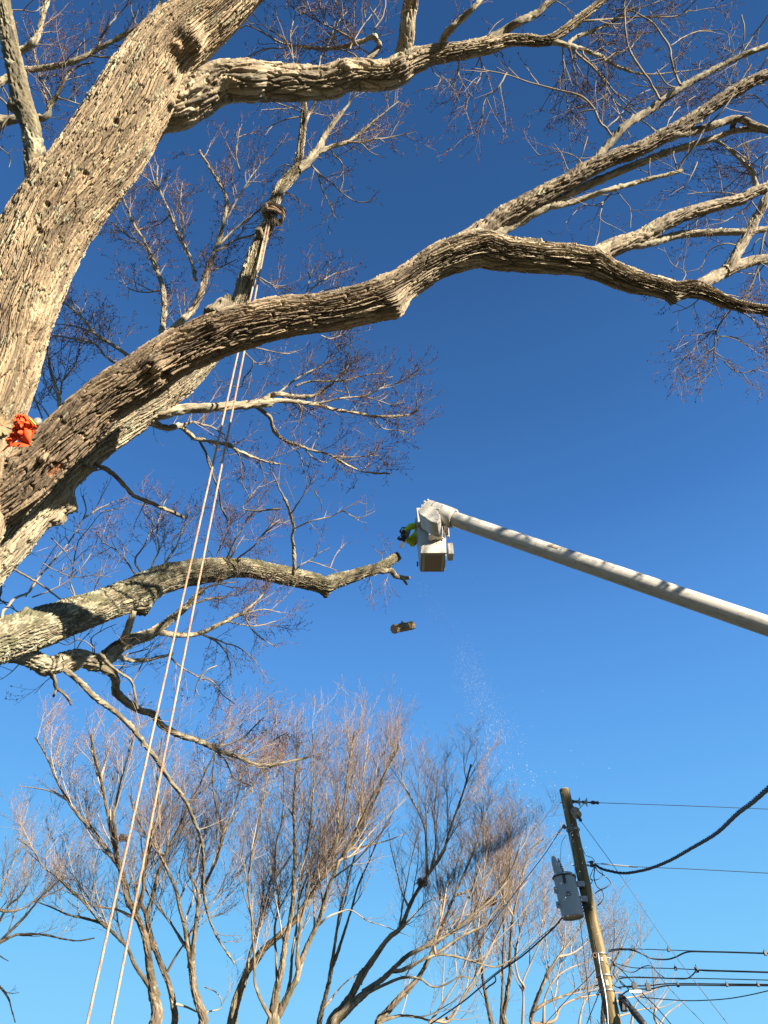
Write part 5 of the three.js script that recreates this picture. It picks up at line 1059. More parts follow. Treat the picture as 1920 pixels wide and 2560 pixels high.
  glove(V(0.52, 13.60, -12.63), V(-0.6, -0.75, -0.15), 'glove', dark);
  glove(V(0.46, 13.50, -12.82), V(-0.75, -0.6, 0.25), 'glove', dark);
  // chainsaw
  const sw = V(0.53, 13.62, -12.76), saw = thing('chainsaw', 'grey chainsaw with a dark bar held pointing down beside the bucket', 'chainsaw', sw.clone());
  const rot = g => { g.rotateZ(-0.25); g.rotateY(0.4); g.translate(sw.x, sw.y, sw.z); return g; };
  part('motor_housing', rot(new RoundedBoxGeometry(0.20, 0.26, 0.17, 4, 0.045)), greyPlastic, saw);
  const pullCover = new THREE.CylinderGeometry(0.07, 0.075, 0.03, 28); pullCover.rotateX(Math.PI / 2); pullCover.translate(0, 0.01, 0.095); part('starter_cover', rot(pullCover), mat(0.2, 0.19, 0.18, 0.5), saw);
  const bs = new THREE.Shape(); bs.moveTo(-0.032, 0); bs.lineTo(-0.030, -0.42); bs.quadraticCurveTo(0, -0.48, 0.030, -0.42); bs.lineTo(0.032, 0); bs.lineTo(-0.032, 0);
  const bar = new THREE.ExtrudeGeometry(bs, { depth: 0.012, bevelEnabled: false }); bar.translate(0.0, -0.11, 0.02); part('guide_bar', rot(bar), mat(0.022, 0.024, 0.027, 1.0), saw);
  const chain = new THREE.TubeGeometry(new THREE.CatmullRomCurve3([[-0.034, -0.1], [-0.033, -0.52], [-0.02, -0.575], [0, -0.59], [0.02, -0.575], [0.033, -0.52], [0.034, -0.1]].map(([x, y]) => V(x, y, 0.026))), 60, 0.007, 6); part('chain', rot(chain), dark, saw);
  const hb = new THREE.TubeGeometry(new THREE.CatmullRomCurve3([V(-0.09, 0.05, -0.1), V(-0.13, 0.06, -0.09), V(-0.14, 0.05, 0), V(-0.13, 0.04, 0.1), V(-0.08, 0.03, 0.11)]), 30, 0.013, 10); part('front_handle', rot(hb), dark, saw);
  const rh = new THREE.TubeGeometry(new THREE.CatmullRomCurve3([V(0.02, 0.12, 0), V(0.03, 0.19, 0), V(-0.04, 0.21, 0), V(-0.07, 0.15, 0), V(-0.06, 0.08, 0)]), 30, 0.015, 10); part('rear_handle', rot(rh), dark, saw);
}

// ───────── the cut log, falling
{
  const a = at(985, 1573, 16.05), b = at(1030, 1563, 16.6), c = a.clone().lerp(b, 0.5), root = thing('log', 'short cut log with a bark knot falling through the open sky below the bucket', 'log', c.clone());
  const pts = [0, 0.25, 0.5, 0.75, 1].map((t, i) => ({ p: a.clone().lerp(b, t), r: [0.098, 0.092, 0.097, 0.092, 0.094][i] }));
  part('bark', barkTube(pts, { ds: 0.012, du: 0.01, pitch: 0.04, plate: 0.14, depth: 0.008, lump: 0.12, warp: 1, wf: 3, lichen: 0.3, color: [0.36, 0.25, 0.13], color2: [0.2, 0.14, 0.075], cut: [0.34, 0.21, 0.11], endBulge: 0.0, bumps: [{ t: 0.52, dir: V(0.1, 0.7, 0.6), rad: 0.035, h: 0.012 }] }), barkMat, root);
  const fc = new THREE.CylinderGeometry(0.086, 0.086, 0.006, 40); along(fc, a.clone().lerp(b, -0.008), a.clone().lerp(b, -0.002)); part('sawn_face', fc, mat(0.36, 0.22, 0.12, 0.9), root);
  const st = barkTube([{ p: c.clone().add(V(-0.02, 0.07, 0.03)), r: 0.022 }, { p: c.clone().add(V(-0.03, 0.125, 0.07)), r: 0.017 }], { ds: 0.008, du: 0.006, pitch: 0.03, plate: 0.1, depth: 0.003, lump: 0.1, warp: 1, wf: 3, lichen: 0.6, color: [0.5, 0.38, 0.2], color2: [0.3, 0.2, 0.1], cut: [0.6, 0.45, 0.25] }); part('twig_stub', st, barkMat, root);
}
// ───────── sawdust and chips drifting down from the cut
{
  const chip = new THREE.TetrahedronGeometry(1, 0); chip.scale(1.3, 0.5, 0.8);
  const lane = [[1040, 1440, 16.2, 14], [1090, 1520, 15.6, 30], [1150, 1600, 14.6, 36], [1175, 1680, 13.6, 36], [1205, 1760, 12.6, 42], [1245, 1850, 11.6, 55], [1300, 1960, 10.6, 75], [1370, 2080, 9.6, 90], [1440, 2230, 8.6, 95], [1490, 2400, 7.8, 90]], dens = [140, 220, 700, 1300, 950, 360, 170, 110, 150, 60];
  const P = []; const gs = () => (rnd() + rnd() + rnd() + rnd() - 2) * 0.9;
  for (let i = 0; i < lane.length - 1; i++) for (let k = 0; k < dens[i]; k++) { const t = rnd(), A = lane[i], B = lane[i + 1], w = (A[3] + (B[3] - A[3]) * t) * 1.15; P.push([at(A[0] + (B[0] - A[0]) * t + gs() * w, A[1] + (B[1] - A[1]) * t + gs() * 20, A[2] + (B[2] - A[2]) * t + gs() * 1.2), (0.002 + 0.0045 * rnd() ** 3)]); }
  for (let k = 0; k < 260; k++) { const t = rnd(); P.push([at(1050 + 380 * t + gs() * 160, 1480 + 620 * t + gs() * 130, 14 - 4 * t + gs()), 0.002 + 0.005 * rnd() ** 3]); }
  const m = new THREE.InstancedMesh(chip, mat(0.82, 0.76, 0.62, 0.8), P.length), q = new THREE.Quaternion(), M = new THREE.Matrix4();
  P.forEach(([p, s], i) => { q.setFromAxisAngle(randDir(), rr(0, 6.28)); m.setMatrixAt(i, M.compose(p, q, V(s, s, s))); });
  m.name = 'sawdust'; m.castShadow = m.receiveShadow = true; tag(m, 'pale sawdust and small chips drifting down from the bucket towards the pole', 'sawdust', null, 'stuff'); scene.add(m);
}

// ───────── utility pole
const poleTop = at(1220 + 453 / Z, 1860 + 272 / Z, 20.0), poleLow = V(5.42, -0.3, -19.8);
const pole = thing('utility_pole', 'weathered wooden utility pole with a transformer and many cables at lower right', 'utility pole', poleLow.clone());
{
  const pts = [0, 0.25, 0.5, 0.75, 1].map(t => ({ p: poleLow.clone().lerp(poleTop, t), r: 0.19 - 0.048 * t })), c = curve(pts, 0.03), fr = frames(c), n = 96, pos = [], col = [], uv = [], idx = [];
  c.forEach((q, i) => { for (let j = 0; j <= n; j++) {
    const th = (j % n) / n * 2 * Math.PI, ct = Math.cos(th), st = Math.sin(th), g = noise(ct * 9, st * 9, q.s * 0.8) + 0.6 * noise(ct * 22, st * 22, q.s * 1.6), crack = smooth(0.30, 0.42, Math.abs(noise(ct * 5 + 3, st * 5, q.s * 0.35)) + 0.25 * noise(ct * 13, st * 13, q.s * 0.6)) * 1;
    const split = Math.exp(-(((th - 2.1 + 0.05 * noise(q.s * 1.2, 1, 1) + 6.283) % 6.283) ** 2) / 0.0012) * smooth(0.8, 1.5, q.s) * smooth(6.2, 4.6, q.s);
    const r = q.r + 0.004 * g - 0.006 * crack - 0.02 * split;
    const x = fr[i].u.x * ct + fr[i].v.x * st, y = fr[i].u.y * ct + fr[i].v.y * st, z = fr[i].u.z * ct + fr[i].v.z * st;
    pos.push(q.p.x + x * r, q.p.y + y * r, q.p.z + z * r); uv.push(j / n * 3, q.s * 1.2);
    const tar = smooth(-0.15, 0.25, noise(ct * 1.3 + 9, st * 1.3, q.s * 0.45) + 0.4 * noise(ct * 8, st * 8, q.s * 2)), k = 0.85 + 0.45 * (g * 0.5), spot = hash(Math.floor(q.s * 40), j, 6) > 0.93 ? 0.6 : 1;
    const cc = mixc([0.24, 0.185, 0.085], [0.12, 0.09, 0.046], tar); col.push(cc[0] * k * spot, cc[1] * k * spot, cc[2] * k * spot);
    if (i && j < n) { const b = i * (n + 1) + j, a = b - n - 1; idx.push(a, a + 1, b, a + 1, b + 1, b); }
  } });
  const G = new THREE.BufferGeometry(); G.setAttribute('position', new THREE.Float32BufferAttribute(pos, 3)); G.setAttribute('color', new THREE.Float32BufferAttribute(col, 3)); G.setAttribute('uv', new THREE.Float32BufferAttribute(uv, 2)); G.setIndex(idx); G.computeVertexNormals();
  part('pole_shaft', G, barkMat, pole);
  const topc = new THREE.CylinderGeometry(0.136, 0.143, 0.02, 40); topc.translate(poleTop.x, poleTop.y, poleTop.z); part('pole_top', topc, mat(0.3, 0.25, 0.15, 0.95), pole);
}
const axisAt = y => poleLow.clone().lerp(poleTop, (y - poleLow.y) / (poleTop.y - poleLow.y));
const steel = mat(0.22, 0.20, 0.18, 0.45, { metalness: 0.7 }), rust = mat(0.13, 0.075, 0.045, 0.75, { metalness: 0.3 }), rubber = mat(0.012, 0.012, 0.014, 0.5), galv = mat(0.40, 0.41, 0.42, 0.4, { metalness: 0.6 });
const Lp = (x, y, d) => at(1220 + x / Z, 1860 + y / Z, d), Kp = (x, y, d) => at(600 + x / Z, 1860 + y / Z, d);
const tubeThrough = (pts, r, seg = 40, rad = 6) => new THREE.TubeGeometry(new THREE.CatmullRomCurve3(pts, false, 'centripetal'), seg, r, rad);
function hardware(name, geo, m = steel) { return part(name, geo, m, pole); }
const bolt = (a, b, r = 0.012) => along(new THREE.CylinderGeometry(r, r, a.distanceTo(b), 8), a, b);
hardware('through_bolt', bolt(Lp(424, 349, 19.9), Lp(500, 342, 19.9)));
hardware('through_bolt', bolt(Lp(500, 720, 18.7), Lp(600, 715, 18.7)));
hardware('through_bolt', bolt(Lp(626, 1248, 17.1), Lp(728, 1270, 17.1), 0.014));
hardware('through_bolt', bolt(Lp(440, 490, 19.3), Lp(500, 500, 19.3), 0.02));
hardware('eye_nut', new THREE.TorusGeometry(0.045, 0.014, 8, 18).translate(...Lp(632, 1252, 17.05).toArray()), rust);
hardware('guy_hook', new THREE.TorusGeometry(0.05, 0.016, 8, 18).rotateY(0.6).translate(...Lp(452, 490, 19.3).toArray()), rust);
hardware('ground_wire', tubeThrough([Lp(505, 515, 19.06), Lp(488, 530, 19.0), Lp(492, 600, 18.75), Lp(510, 700, 18.45), Lp(517, 770, 18.3)], 0.010, 40), galv);
hardware('ground_wire', tubeThrough([Lp(482, 510, 19.05), Lp(510, 502, 19.0), Lp(527, 500, 19.05)], 0.009, 12), galv);
hardware('cable_riser', tubeThrough([Lp(652, 1240, 16.95), Lp(668, 1350, 16.7), Lp(690, 1450, 16.45), Lp(705, 1560, 16.2), Lp(712, 1660, 16.0), Lp(722, 1800, 15.7)], 0.016, 50), galv);
hardware('cable_riser', tubeThrough([Lp(660, 1300, 16.8), Lp(674, 1400, 16.55), Lp(682, 1480, 16.4), Lp(690, 1659, 16.05), Lp(700, 1800, 15.7)], 0.010, 40), rubber);
for (const [y, dd] of [[505, 19.2], [1240, 17.1], [1370, 16.8], [1460, 16.6]]) { const p = axisAt(Lp(600, y, dd).y), g = new THREE.TorusGeometry(0.176, 0.01, 8, 40); g.scale(1, 1, 2.4); g.rotateX(Math.PI / 2); g.translate(p.x, p.y, p.z); hardware('band', g, steel); }
hardware('cable_clip', new RoundedBoxGeometry(0.07, 0.13, 0.05, 2, 0.012).translate(...Lp(703, 1415, 16.35).toArray()), steel);
hardware('cable_clip', new RoundedBoxGeometry(0.07, 0.10, 0.05, 2, 0.012).translate(...Lp(672, 1275, 16.65).toArray()), steel);
hardware('secondary_rack', bolt(Lp(585, 700, 18.6), Lp(618, 696, 18.55), 0.012), rust);
hardware('secondary_rack', bolt(Lp(585, 722, 18.6), Lp(618, 722, 18.55), 0.012), rust);
{ const g = new THREE.LatheGeometry([[0.02, -0.07], [0.06, -0.065], [0.062, -0.03], [0.035, 0], [0.062, 0.03], [0.06, 0.065], [0.02, 0.07]].map(([x, y]) => new THREE.Vector2(x, y)), 20); g.translate(...Lp(615, 711, 18.52).toArray()); hardware('spool_insulator', g, mat(0.06, 0.045, 0.04, 0.3)); }
{ const g = new THREE.LatheGeometry([[0.02, -0.05], [0.05, -0.04], [0.03, 0], [0.05, 0.04], [0.02, 0.05]].map(([x, y]) => new THREE.Vector2(x, y)), 16); g.translate(...Lp(748, 1302, 17.0).toArray()); hardware('dead_end_clamp', g, rubber); }

// insulator strings
function insulatorString(label, a, b, glassy) {
  const root = thing('insulator_string', label, 'insulator', a.clone()), d = b.clone().sub(a), n = d.clone().normalize(), L = d.length(), P = t => a.clone().addScaledVector(d, t);
  const q = new THREE.Quaternion().setFromUnitVectors(V(0, 1, 0), n);
  part('link', along(new THREE.CylinderGeometry(0.022, 0.022, L * 0.98, 10), P(0), P(0.98)), rust, root);
  for (const t of [0.30, 0.58]) {
    const g = new THREE.LatheGeometry([[0.02, 0.06], [0.045, 0.05], [0.05, 0.02], [0.075, 0.012], [0.125, -0.02], [0.13, -0.035], [0.11, -0.03], [0.10, -0.012], [0.085, -0.03], [0.07, -0.012], [0.05, -0.03], [0.02, -0.035]].map(([x, y]) => new THREE.Vector2(x * 0.95, -y)), 32); g.applyQuaternion(q); g.translate(...P(t).toArray());
    part('disc', g, glassy, root);
    const c = new THREE.CylinderGeometry(0.035, 0.042, 0.07, 14); c.applyQuaternion(q); c.translate(...P(t - 0.10).toArray()); part('cap', c, rust, root);
  }
  for (const t of [0.04, 0.86]) { const s = new THREE.TorusGeometry(0.038, 0.014, 8, 16); s.scale(1, 1.5, 1); s.applyQuaternion(q); s.translate(...P(t).toArray()); part('shackle', s, rust, root); }
  const cl = new RoundedBoxGeometry(0.06, 0.16, 0.055, 2, 0.02); cl.applyQuaternion(q); cl.translate(...P(0.97).toArray()); part('wire_clamp', cl, dark, root);
  const ring = new THREE.TorusGeometry(0.035, 0.013, 8, 18); ring.translate(...P(1.03).toArray()); part('end_ring', ring, dark, root);
}
const porcelain = new THREE.MeshPhysicalMaterial({ color: new THREE.Color().setRGB(0.34, 0.38, 0.36), roughness: 0.15, clearcoat: 0.6 });
insulatorString('two-disc insulator string standing out level from the pole top', Lp(494, 341, 19.8), Lp(644, 348, 19.6), porcelain);
insulatorString('two-disc insulator string sloping down along the right side of the pole', Lp(500, 372, 19.55), Lp(546, 448, 18.9), porcelain);

// ───────── transformer
{
  const top = V(4.63, 7.86, -19.55), low = V(4.69, 6.93, -19.55), c = low.clone();
  const tr = thing('transformer', 'grey pole-mounted transformer can numbered 25, hung left of the pole', 'transformer', c);
  const paint = new THREE.MeshPhysicalMaterial({ color: new THREE.Color().setRGB(0.27, 0.285, 0.29), roughness: 0.45, bumpMap: grainTex, bumpScale: 0.002 });
  const tank = new THREE.LatheGeometry([[0.001, 0.035], [0.235, 0.035], [0.24, 0.0], [0.268, 0.0], [0.272, 0.02], [0.272, 0.9], [0.282, 0.905], [0.282, 0.93], [0.26, 0.935]].map(([x, y]) => new THREE.Vector2(x, y)), 64); tank.applyQuaternion(new THREE.Quaternion().setFromUnitVectors(V(0, 1, 0), top.clone().sub(low).normalize())); tank.translate(low.x, low.y, low.z);
  const tk = part('tank', tank, paint, tr);
  const lid = new THREE.LatheGeometry([[0.001, 0.10], [0.12, 0.095], [0.24, 0.07], [0.292, 0.02], [0.295, -0.02], [0.285, -0.03]].map(([x, y]) => new THREE.Vector2(x, y)), 56); lid.translate(top.x, top.y + 0.01, top.z); part('lid', lid, paint, tr);
  const lr = new THREE.TorusGeometry(0.289, 0.017, 10, 64); lr.rotateX(Math.PI / 2); lr.translate(top.x, top.y - 0.005, top.z); part('lid_band', lr, dark, tr);
  const lk = new RoundedBoxGeometry(0.07, 0.20, 0.05, 2, 0.02); lk.translate(top.x - 0.07, top.y - 0.12, top.z + 0.285); part('band_latch', lk, dark, tr);
  // bushing on the lid, a leaning horn with sheds
  const b0 = V(top.x - 0.16, top.y + 0.03, top.z + 0.1), b1 = b0.clone().add(V(-0.07, 0.46, 0.02)), q = new THREE.Quaternion().setFromUnitVectors(V(0, 1, 0), b1.clone().sub(b0).normalize());
  const bush = new THREE.LatheGeometry([[0.07, 0], [0.088, 0.02], [0.09, 0.1], [0.082, 0.28], [0.06, 0.40], [0.03, 0.46], [0.001, 0.47]].map(([x, y]) => new THREE.Vector2(x, y)), 28); bush.applyQuaternion(q); bush.translate(b0.x, b0.y, b0.z); part('bushing_cover', bush, paint, tr);
  const ins = V(b0.x + 0.14, b0.y - 0.02, b0.z + 0.02); for (let k = 0; k < 6; k++) { const g = new THREE.CylinderGeometry(0.025, 0.062 - 0.004 * k, 0.022, 22); g.translate(ins.x - 0.014 * k, ins.y + 0.05 + 0.058 * k, ins.z); part('bushing_shed', g, dark, tr); }
  part('bushing_stem', along(new THREE.CylinderGeometry(0.026, 0.03, 0.42, 12), ins, ins.clone().add(V(-0.085, 0.41, 0))), paint, tr);
  // lugs on the left and hangers to the pole
  for (const y of [0.62, 0.28]) { const g = new RoundedBoxGeometry(0.13, 0.15, 0.06, 2, 0.012); g.translate(low.x - 0.315, low.y + y, low.z + 0.04); part('lug', g, paint, tr); const h = new THREE.CylinderGeometry(0.02, 0.02, 0.01, 14); h.rotateX(Math.PI / 2); h.translate(low.x - 0.33, low.y + y, low.z + 0.072); part('painted_lug_hole', h, dark, tr); }  // each lug hole is only a dark disc, its shade put into colour
  for (const y of [0.77, 0.42]) { const g = new RoundedBoxGeometry(0.19, 0.13, 0.09, 2, 0.012); g.translate(low.x + 0.335, low.y + y, low.z + 0.02); part('hanger', g, paint, tr); const h = new RoundedBoxGeometry(0.10, 0.16, 0.16, 2, 0.02); h.translate(low.x + 0.345, low.y + y - 0.01, low.z - 0.05); part('hanger', h, dark, tr); }
  for (const [y, z] of [[0.26, 0.05], [0.20, 0.02], [0.13, 0.06]]) { part('terminal', along(new THREE.CylinderGeometry(0.014, 0.018, 0.26, 10), V(low.x + 0.25, low.y + y, low.z + z), V(low.x + 0.46, low.y + y + 0.03, low.z + z)), dark, tr); }
  const font = await new FontLoader().loadAsync('fonts/droid/droid_sans_bold.typeface.json');
  const tx = new TextGeometry('25', { font, size: 0.105, depth: 0.004, curveSegments: 8 }); tx.computeBoundingBox(); tx.translate(-(tx.boundingBox.max.x + tx.boundingBox.min.x) / 2, 0, 0);
  { const p = tx.attributes.position; for (let i = 0; i < p.count; i++) { const a = p.getX(i) * 0.85 / 0.272 - 0.22, r = 0.2735 + p.getZ(i); p.setXYZ(i, r * Math.sin(a), p.getY(i), r * Math.cos(a)); } tx.translate(low.x - 0.027, low.y + 0.42, low.z); tx.computeVertexNormals(); }
  part('number', tx, mat(0.015, 0.015, 0.015, 0.6), tr);
  const w = tubeThrough([V(low.x - 0.11, low.y + 0.02, low.z + 0.22), V(low.x + 0.10, low.y - 0.25, low.z + 0.3)], 0.006, 6); void w;
}

// ───────── wires and cables
function wire(label, cat, pts, r, m = rubber, name = 'wire') { const g = tubeThrough(pts, r, Math.max(24, pts.length * 14), 8), c = pts[0].clone(); const root = thing(name, label, cat, c); part('conductor', g, m, root); return root; }
const alu = mat(0.10, 0.10, 0.11, 0.5, { metalness: 0.5 });
wire('thin bare line running right from the level insulator at the pole top', 'wire', [Lp(648, 348, 19.6), Lp(1000, 360, 19.0), Lp(1400, 375, 18.3), Lp(1900, 396, 17.5)], 0.0085, alu);
wire('thin wire with a silvery splice running right from the spool on the pole', 'wire', [Lp(630, 708, 18.5), Lp(830, 724, 18.2), Lp(1200, 741, 17.6), Lp(1900, 778, 16.4)], 0.0085, alu);
{ const root = thing('splice_sleeve', 'silvery splice sleeve on the wire above the twisted black cable', 'splice', Lp(780, 720, 18.25)); part('sleeve', along(new THREE.CylinderGeometry(0.018, 0.018, 0.9, 12), Lp(720, 714, 18.3), Lp(835, 725, 18.2)), galv, root); }
wire('thin diagonal line falling from the sloping insulator to the bottom right', 'wire', [Lp(546, 450, 18.9), Lp(800, 800, 17.7), Lp(1100, 1240, 16.3), Lp(1420, 1659, 15.0), Lp(1500, 1770, 14.7)], 0.0075, alu);
wire('thin diagonal line starting beside the black jumper loops and falling right', 'wire', [Lp(632, 905, 18.1), Lp(900, 1210, 17.2), Lp(1060, 1430, 16.5), Lp(1280, 1659, 15.8), Lp(1380, 1770, 15.5)], 0.0075, alu);
wire('short jumper wire from the sloping insulator up to the level one', 'wire', [Lp(512, 412, 19.2), Lp(545, 378, 19.4), Lp(574, 350, 19.65)], 0.009, rust);
wire('thin jumper hanging along the right side of the pole above the spool', 'wire', [Lp(535, 560, 19.0), Lp(560, 620, 18.85), Lp(582, 660, 18.7), Lp(620, 676, 18.55), Lp(634, 700, 18.5)], 0.008, alu);
wire('pair-like guy wire leaving the pole to the lower left, upper strand', 'guy wire', [Lp(452, 485, 19.3), Lp(400, 555, 19.5), Lp(345, 640, 19.8), Lp(200, 830, 20.5), Lp(-100, 1230, 22)], 0.010, alu);
wire('guy wire strand just under the other one left of the pole', 'guy wire', [Lp(447, 487, 19.3), Lp(420, 515, 19.4), Lp(402, 556, 19.5)], 0.009, alu);
wire('thin vertical line dropping past the transformer bottom', 'wire', [Lp(517, 770, 18.2), Lp(530, 880, 18.3), Lp(545, 1040, 17.9), Lp(560, 1170, 17.6), Lp(590, 1450, 17.0), Lp(612, 1680, 16.6)], 0.0075, rust);
wire('thin vertical line dropping to the right of the pole through the cables', 'wire', [Lp(972, 1318, 17.0), Lp(985, 1500, 16.5), Lp(995, 1690, 16.0)], 0.008, rust);
wire('thin hanging line left of the pole above the transformer', 'wire', [Lp(462, 540, 19.2), Lp(438, 580, 19.2), Lp(430, 650, 19.0), Lp(427, 700, 18.9)], 0.006, alu);
wire('heavy black service cable sagging from the transformer to the lower left', 'cable', [Lp(436, 1032, 17.9), Lp(400, 1078, 18.2), Lp(330, 1145, 18.6), Lp(200, 1258, 19.4), Lp(60, 1355, 20.2), Kp(1420, 1445, 20.8), Kp(1330, 1520, 21.4), Kp(1150, 1645, 22.6), Kp(1000, 1750, 23.6)], 0.02);
wire('thin grey line running just above the heavy service cable', 'wire', [Lp(425, 1058, 17.9), Lp(330, 1128, 18.6), Lp(180, 1262, 19.4), Lp(60, 1345, 20.2), Kp(1420, 1432, 20.8)], 0.009, alu);
wire('short connector loop under the heavy service cable on the left', 'cable', [Lp(40, 1372, 20.2), Lp(46, 1400, 20.2), Lp(30, 1420, 20.3), Kp(1480, 1432, 20.5), Kp(1455, 1455, 20.6)], 0.02);
wire('black jumper loop from the spool bulging far to the right', 'cable', [Lp(636, 728, 18.5), Lp(650, 752, 18.45), Lp(700, 788, 18.3), Lp(728, 822, 18.2), Lp(700, 850, 18.1), Lp(655, 870, 18.1), Lp(634, 886, 18.1)], 0.0135);
wire('black jumper loop from the spool crossing the wider loop and ending low', 'cable', [Lp(634, 728, 18.5), Lp(628, 790, 18.3), Lp(645, 842, 18.2), Lp(678, 872, 18.1), Lp(686, 905, 18.0), Lp(668, 940, 17.9), Lp(650, 957, 17.9)], 0.0135);
wire('thin black jumper curling between the spool and the pole side', 'cable', [Lp(660, 738, 18.5), Lp(680, 770, 18.4), Lp(662, 796, 18.3), Lp(632, 806, 18.2), Lp(605, 804, 18.2)], 0.009);
wire('short black lead dropping straight from the spool to the pole side', 'cable', [Lp(632, 722, 18.5), Lp(612, 770, 18.4), Lp(605, 790, 18.3), Lp(618, 812, 18.2), Lp(608, 830, 18.2)], 0.010);
// twisted triplex
{
  const c = curve([Lp(632, 712, 18.5), Lp(665, 735, 18.3), Lp(720, 752, 18.0), Lp(800, 765, 17.6), Lp(900, 752, 16.9), Lp(980, 730, 16.2), Lp(1080, 688, 15.4), Lp(1200, 620, 14.3), Lp(1350, 530, 12.9), Lp(1480, 410, 11.4), Lp(1560, 350, 10.6), Lp(1640, 280, 9.9), Lp(1760, 170, 9.0), Lp(1900, 20, 8.1)].map(p => ({ p, r: 1 })), 0.02), fr = frames(c);
  const root = thing('twisted_cable', 'thick twisted black cable curving up to the right edge from the pole', 'cable', c[0].p.clone());
  for (let k = 0; k < 3; k++) {
    const pts = c.map((q, i) => { const a = q.s / 0.40 * 2 * Math.PI + k * 2.094; return { p: q.p.clone().addScaledVector(fr[i].u, 0.017 * Math.cos(a)).addScaledVector(fr[i].v, 0.017 * Math.sin(a)), r: k ? 0.0185 : 0.016 }; });
    const tw = new Twigs(); tw.tube(pts, 10, () => k ? [0.018, 0.018, 0.02] : [0.03, 0.028, 0.026]); part('strand', tw.geometry(), new THREE.MeshStandardMaterial({ vertexColors: true, roughness: 0.5 }), root);
  }
}
// communication lines, from the top down
wire('thin messenger line highest of the lines leaving the lower pole', 'wire', [Lp(712, 1222, 17.2), Lp(760, 1213, 17.1), Lp(870, 1214, 17.0), Lp(1070, 1221, 16.7), Lp(1659, 1239, 15.8), Lp(1850, 1246, 15.5)], 0.009);
wire('black cable with a deep dip hanging under the highest messenger line', 'cable', [Lp(714, 1232, 17.1), Lp(750, 1222, 17.1), Lp(850, 1221, 17.0), Lp(905, 1240, 16.9), Lp(968, 1270, 16.9), Lp(1060, 1276, 16.8), Lp(1105, 1265, 16.7), Lp(1180, 1233, 16.5), Lp(1300, 1231, 16.3), Lp(1659, 1241, 15.7), Lp(1850, 1248, 15.4)], 0.0165);
wire('thin line second from the top below the dipping cable', 'wire', [Lp(752, 1300, 17.0), Lp(860, 1325, 16.9), Lp(975, 1327, 16.8), Lp(1110, 1331, 16.6), Lp(1235, 1337, 16.4), Lp(1659, 1350, 15.7), Lp(1850, 1356, 15.4)], 0.010);
wire('black cable that climbs to join the second line at a clamp', 'cable', [Lp(775, 1390, 16.8), Lp(850, 1382, 16.8), Lp(1000, 1385, 16.6), Lp(1090, 1389, 16.5), Lp(1180, 1389, 16.4), Lp(1210, 1370, 16.4), Lp(1238, 1343, 16.35), Lp(1300, 1344, 16.2), Lp(1659, 1354, 15.65), Lp(1850, 1360, 15.35)], 0.0135);
wire('thin level line between the clamp cable and the thick bundle', 'wire', [Lp(775, 1378, 16.8), Lp(880, 1384, 16.7), Lp(1300, 1390, 16.1), Lp(1659, 1399, 15.5), Lp(1850, 1404, 15.2)], 0.010);
wire('loose black loop between the pole and the vertical line', 'cable', [Lp(756, 1312, 17.0), Lp(800, 1340, 16.9), Lp(860, 1352, 16.9), Lp(920, 1320, 16.8), Lp(965, 1315, 16.8), Lp(1000, 1350, 16.7), Lp(1050, 1390, 16.6)], 0.010);
wire('upper strand of the thick black bundle lowest at right', 'cable', [Lp(770, 1442, 16.6), Lp(850, 1434, 16.5), Lp(950, 1432, 16.4), Lp(1060, 1421, 16.2), Lp(1400, 1422, 15.8), Lp(1659, 1425, 15.4), Lp(1850, 1428, 15.1)], 0.0125);
wire('lower strand of the thick black bundle rising from behind the white tag', 'cable', [Lp(786, 1492, 16.4), Lp(830, 1462, 16.4), Lp(900, 1452, 16.35), Lp(960, 1452, 16.3), Lp(1060, 1432, 16.1), Lp(1400, 1431, 15.75), Lp(1659, 1432, 15.35), Lp(1850, 1434, 15.05)], 0.0135);
wire('thin line rising gently to the right edge under the thick bundle', 'wire', [Lp(900, 1500, 16.2), Lp(1160, 1520, 15.8), Lp(1300, 1518, 15.5), Lp(1450, 1505, 15.2), Lp(1659, 1462, 14.8), Lp(1850, 1405, 14.4)], 0.010);
wire('black drop line falling steeply right from the second line', 'cable', [Lp(754, 1310, 17.0), Lp(790, 1340, 16.9), Lp(830, 1382, 16.7), Lp(900, 1462, 16.4), Lp(1000, 1562, 16.0), Lp(1110, 1690, 15.5)], 0.011);
wire('black drop line nearer the pole falling right under the white tag', 'cable', [Lp(770, 1390, 16.7), Lp(840, 1460, 16.4), Lp(900, 1530, 16.1), Lp(1000, 1620, 15.7), Lp(1070, 1690, 15.4)], 0.011);
wire('tangled black lead looping round the right side of the lower pole', 'cable', [Lp(728, 1280, 16.9), Lp(752, 1312, 16.9), Lp(742, 1360, 16.8), Lp(765, 1400, 16.7), Lp(748, 1430, 16.6), Lp(790, 1450, 16.5)], 0.012);
wire('tangled black lead below the looping one at the lower pole', 'cable', [Lp(748, 1340, 16.8), Lp(770, 1380, 16.7), Lp(790, 1420, 16.6), Lp(825, 1440, 16.5), Lp(860, 1440, 16.4)], 0.010);
wire('thin line running left from the lower pole into the branches', 'wire', [Lp(650, 1320, 17.0), Lp(590, 1390, 17.3), Lp(500, 1480, 17.8), Lp(400, 1590, 18.4), Lp(300, 1700, 19)], 0.008, rust);
wire('thin dark line left of the lower pole, steeper than its neighbour', 'wire', [Lp(672, 1440, 16.7), Lp(640, 1520, 16.7), Lp(600, 1620, 16.6), Lp(570, 1700, 16.6)], 0.010, rust);
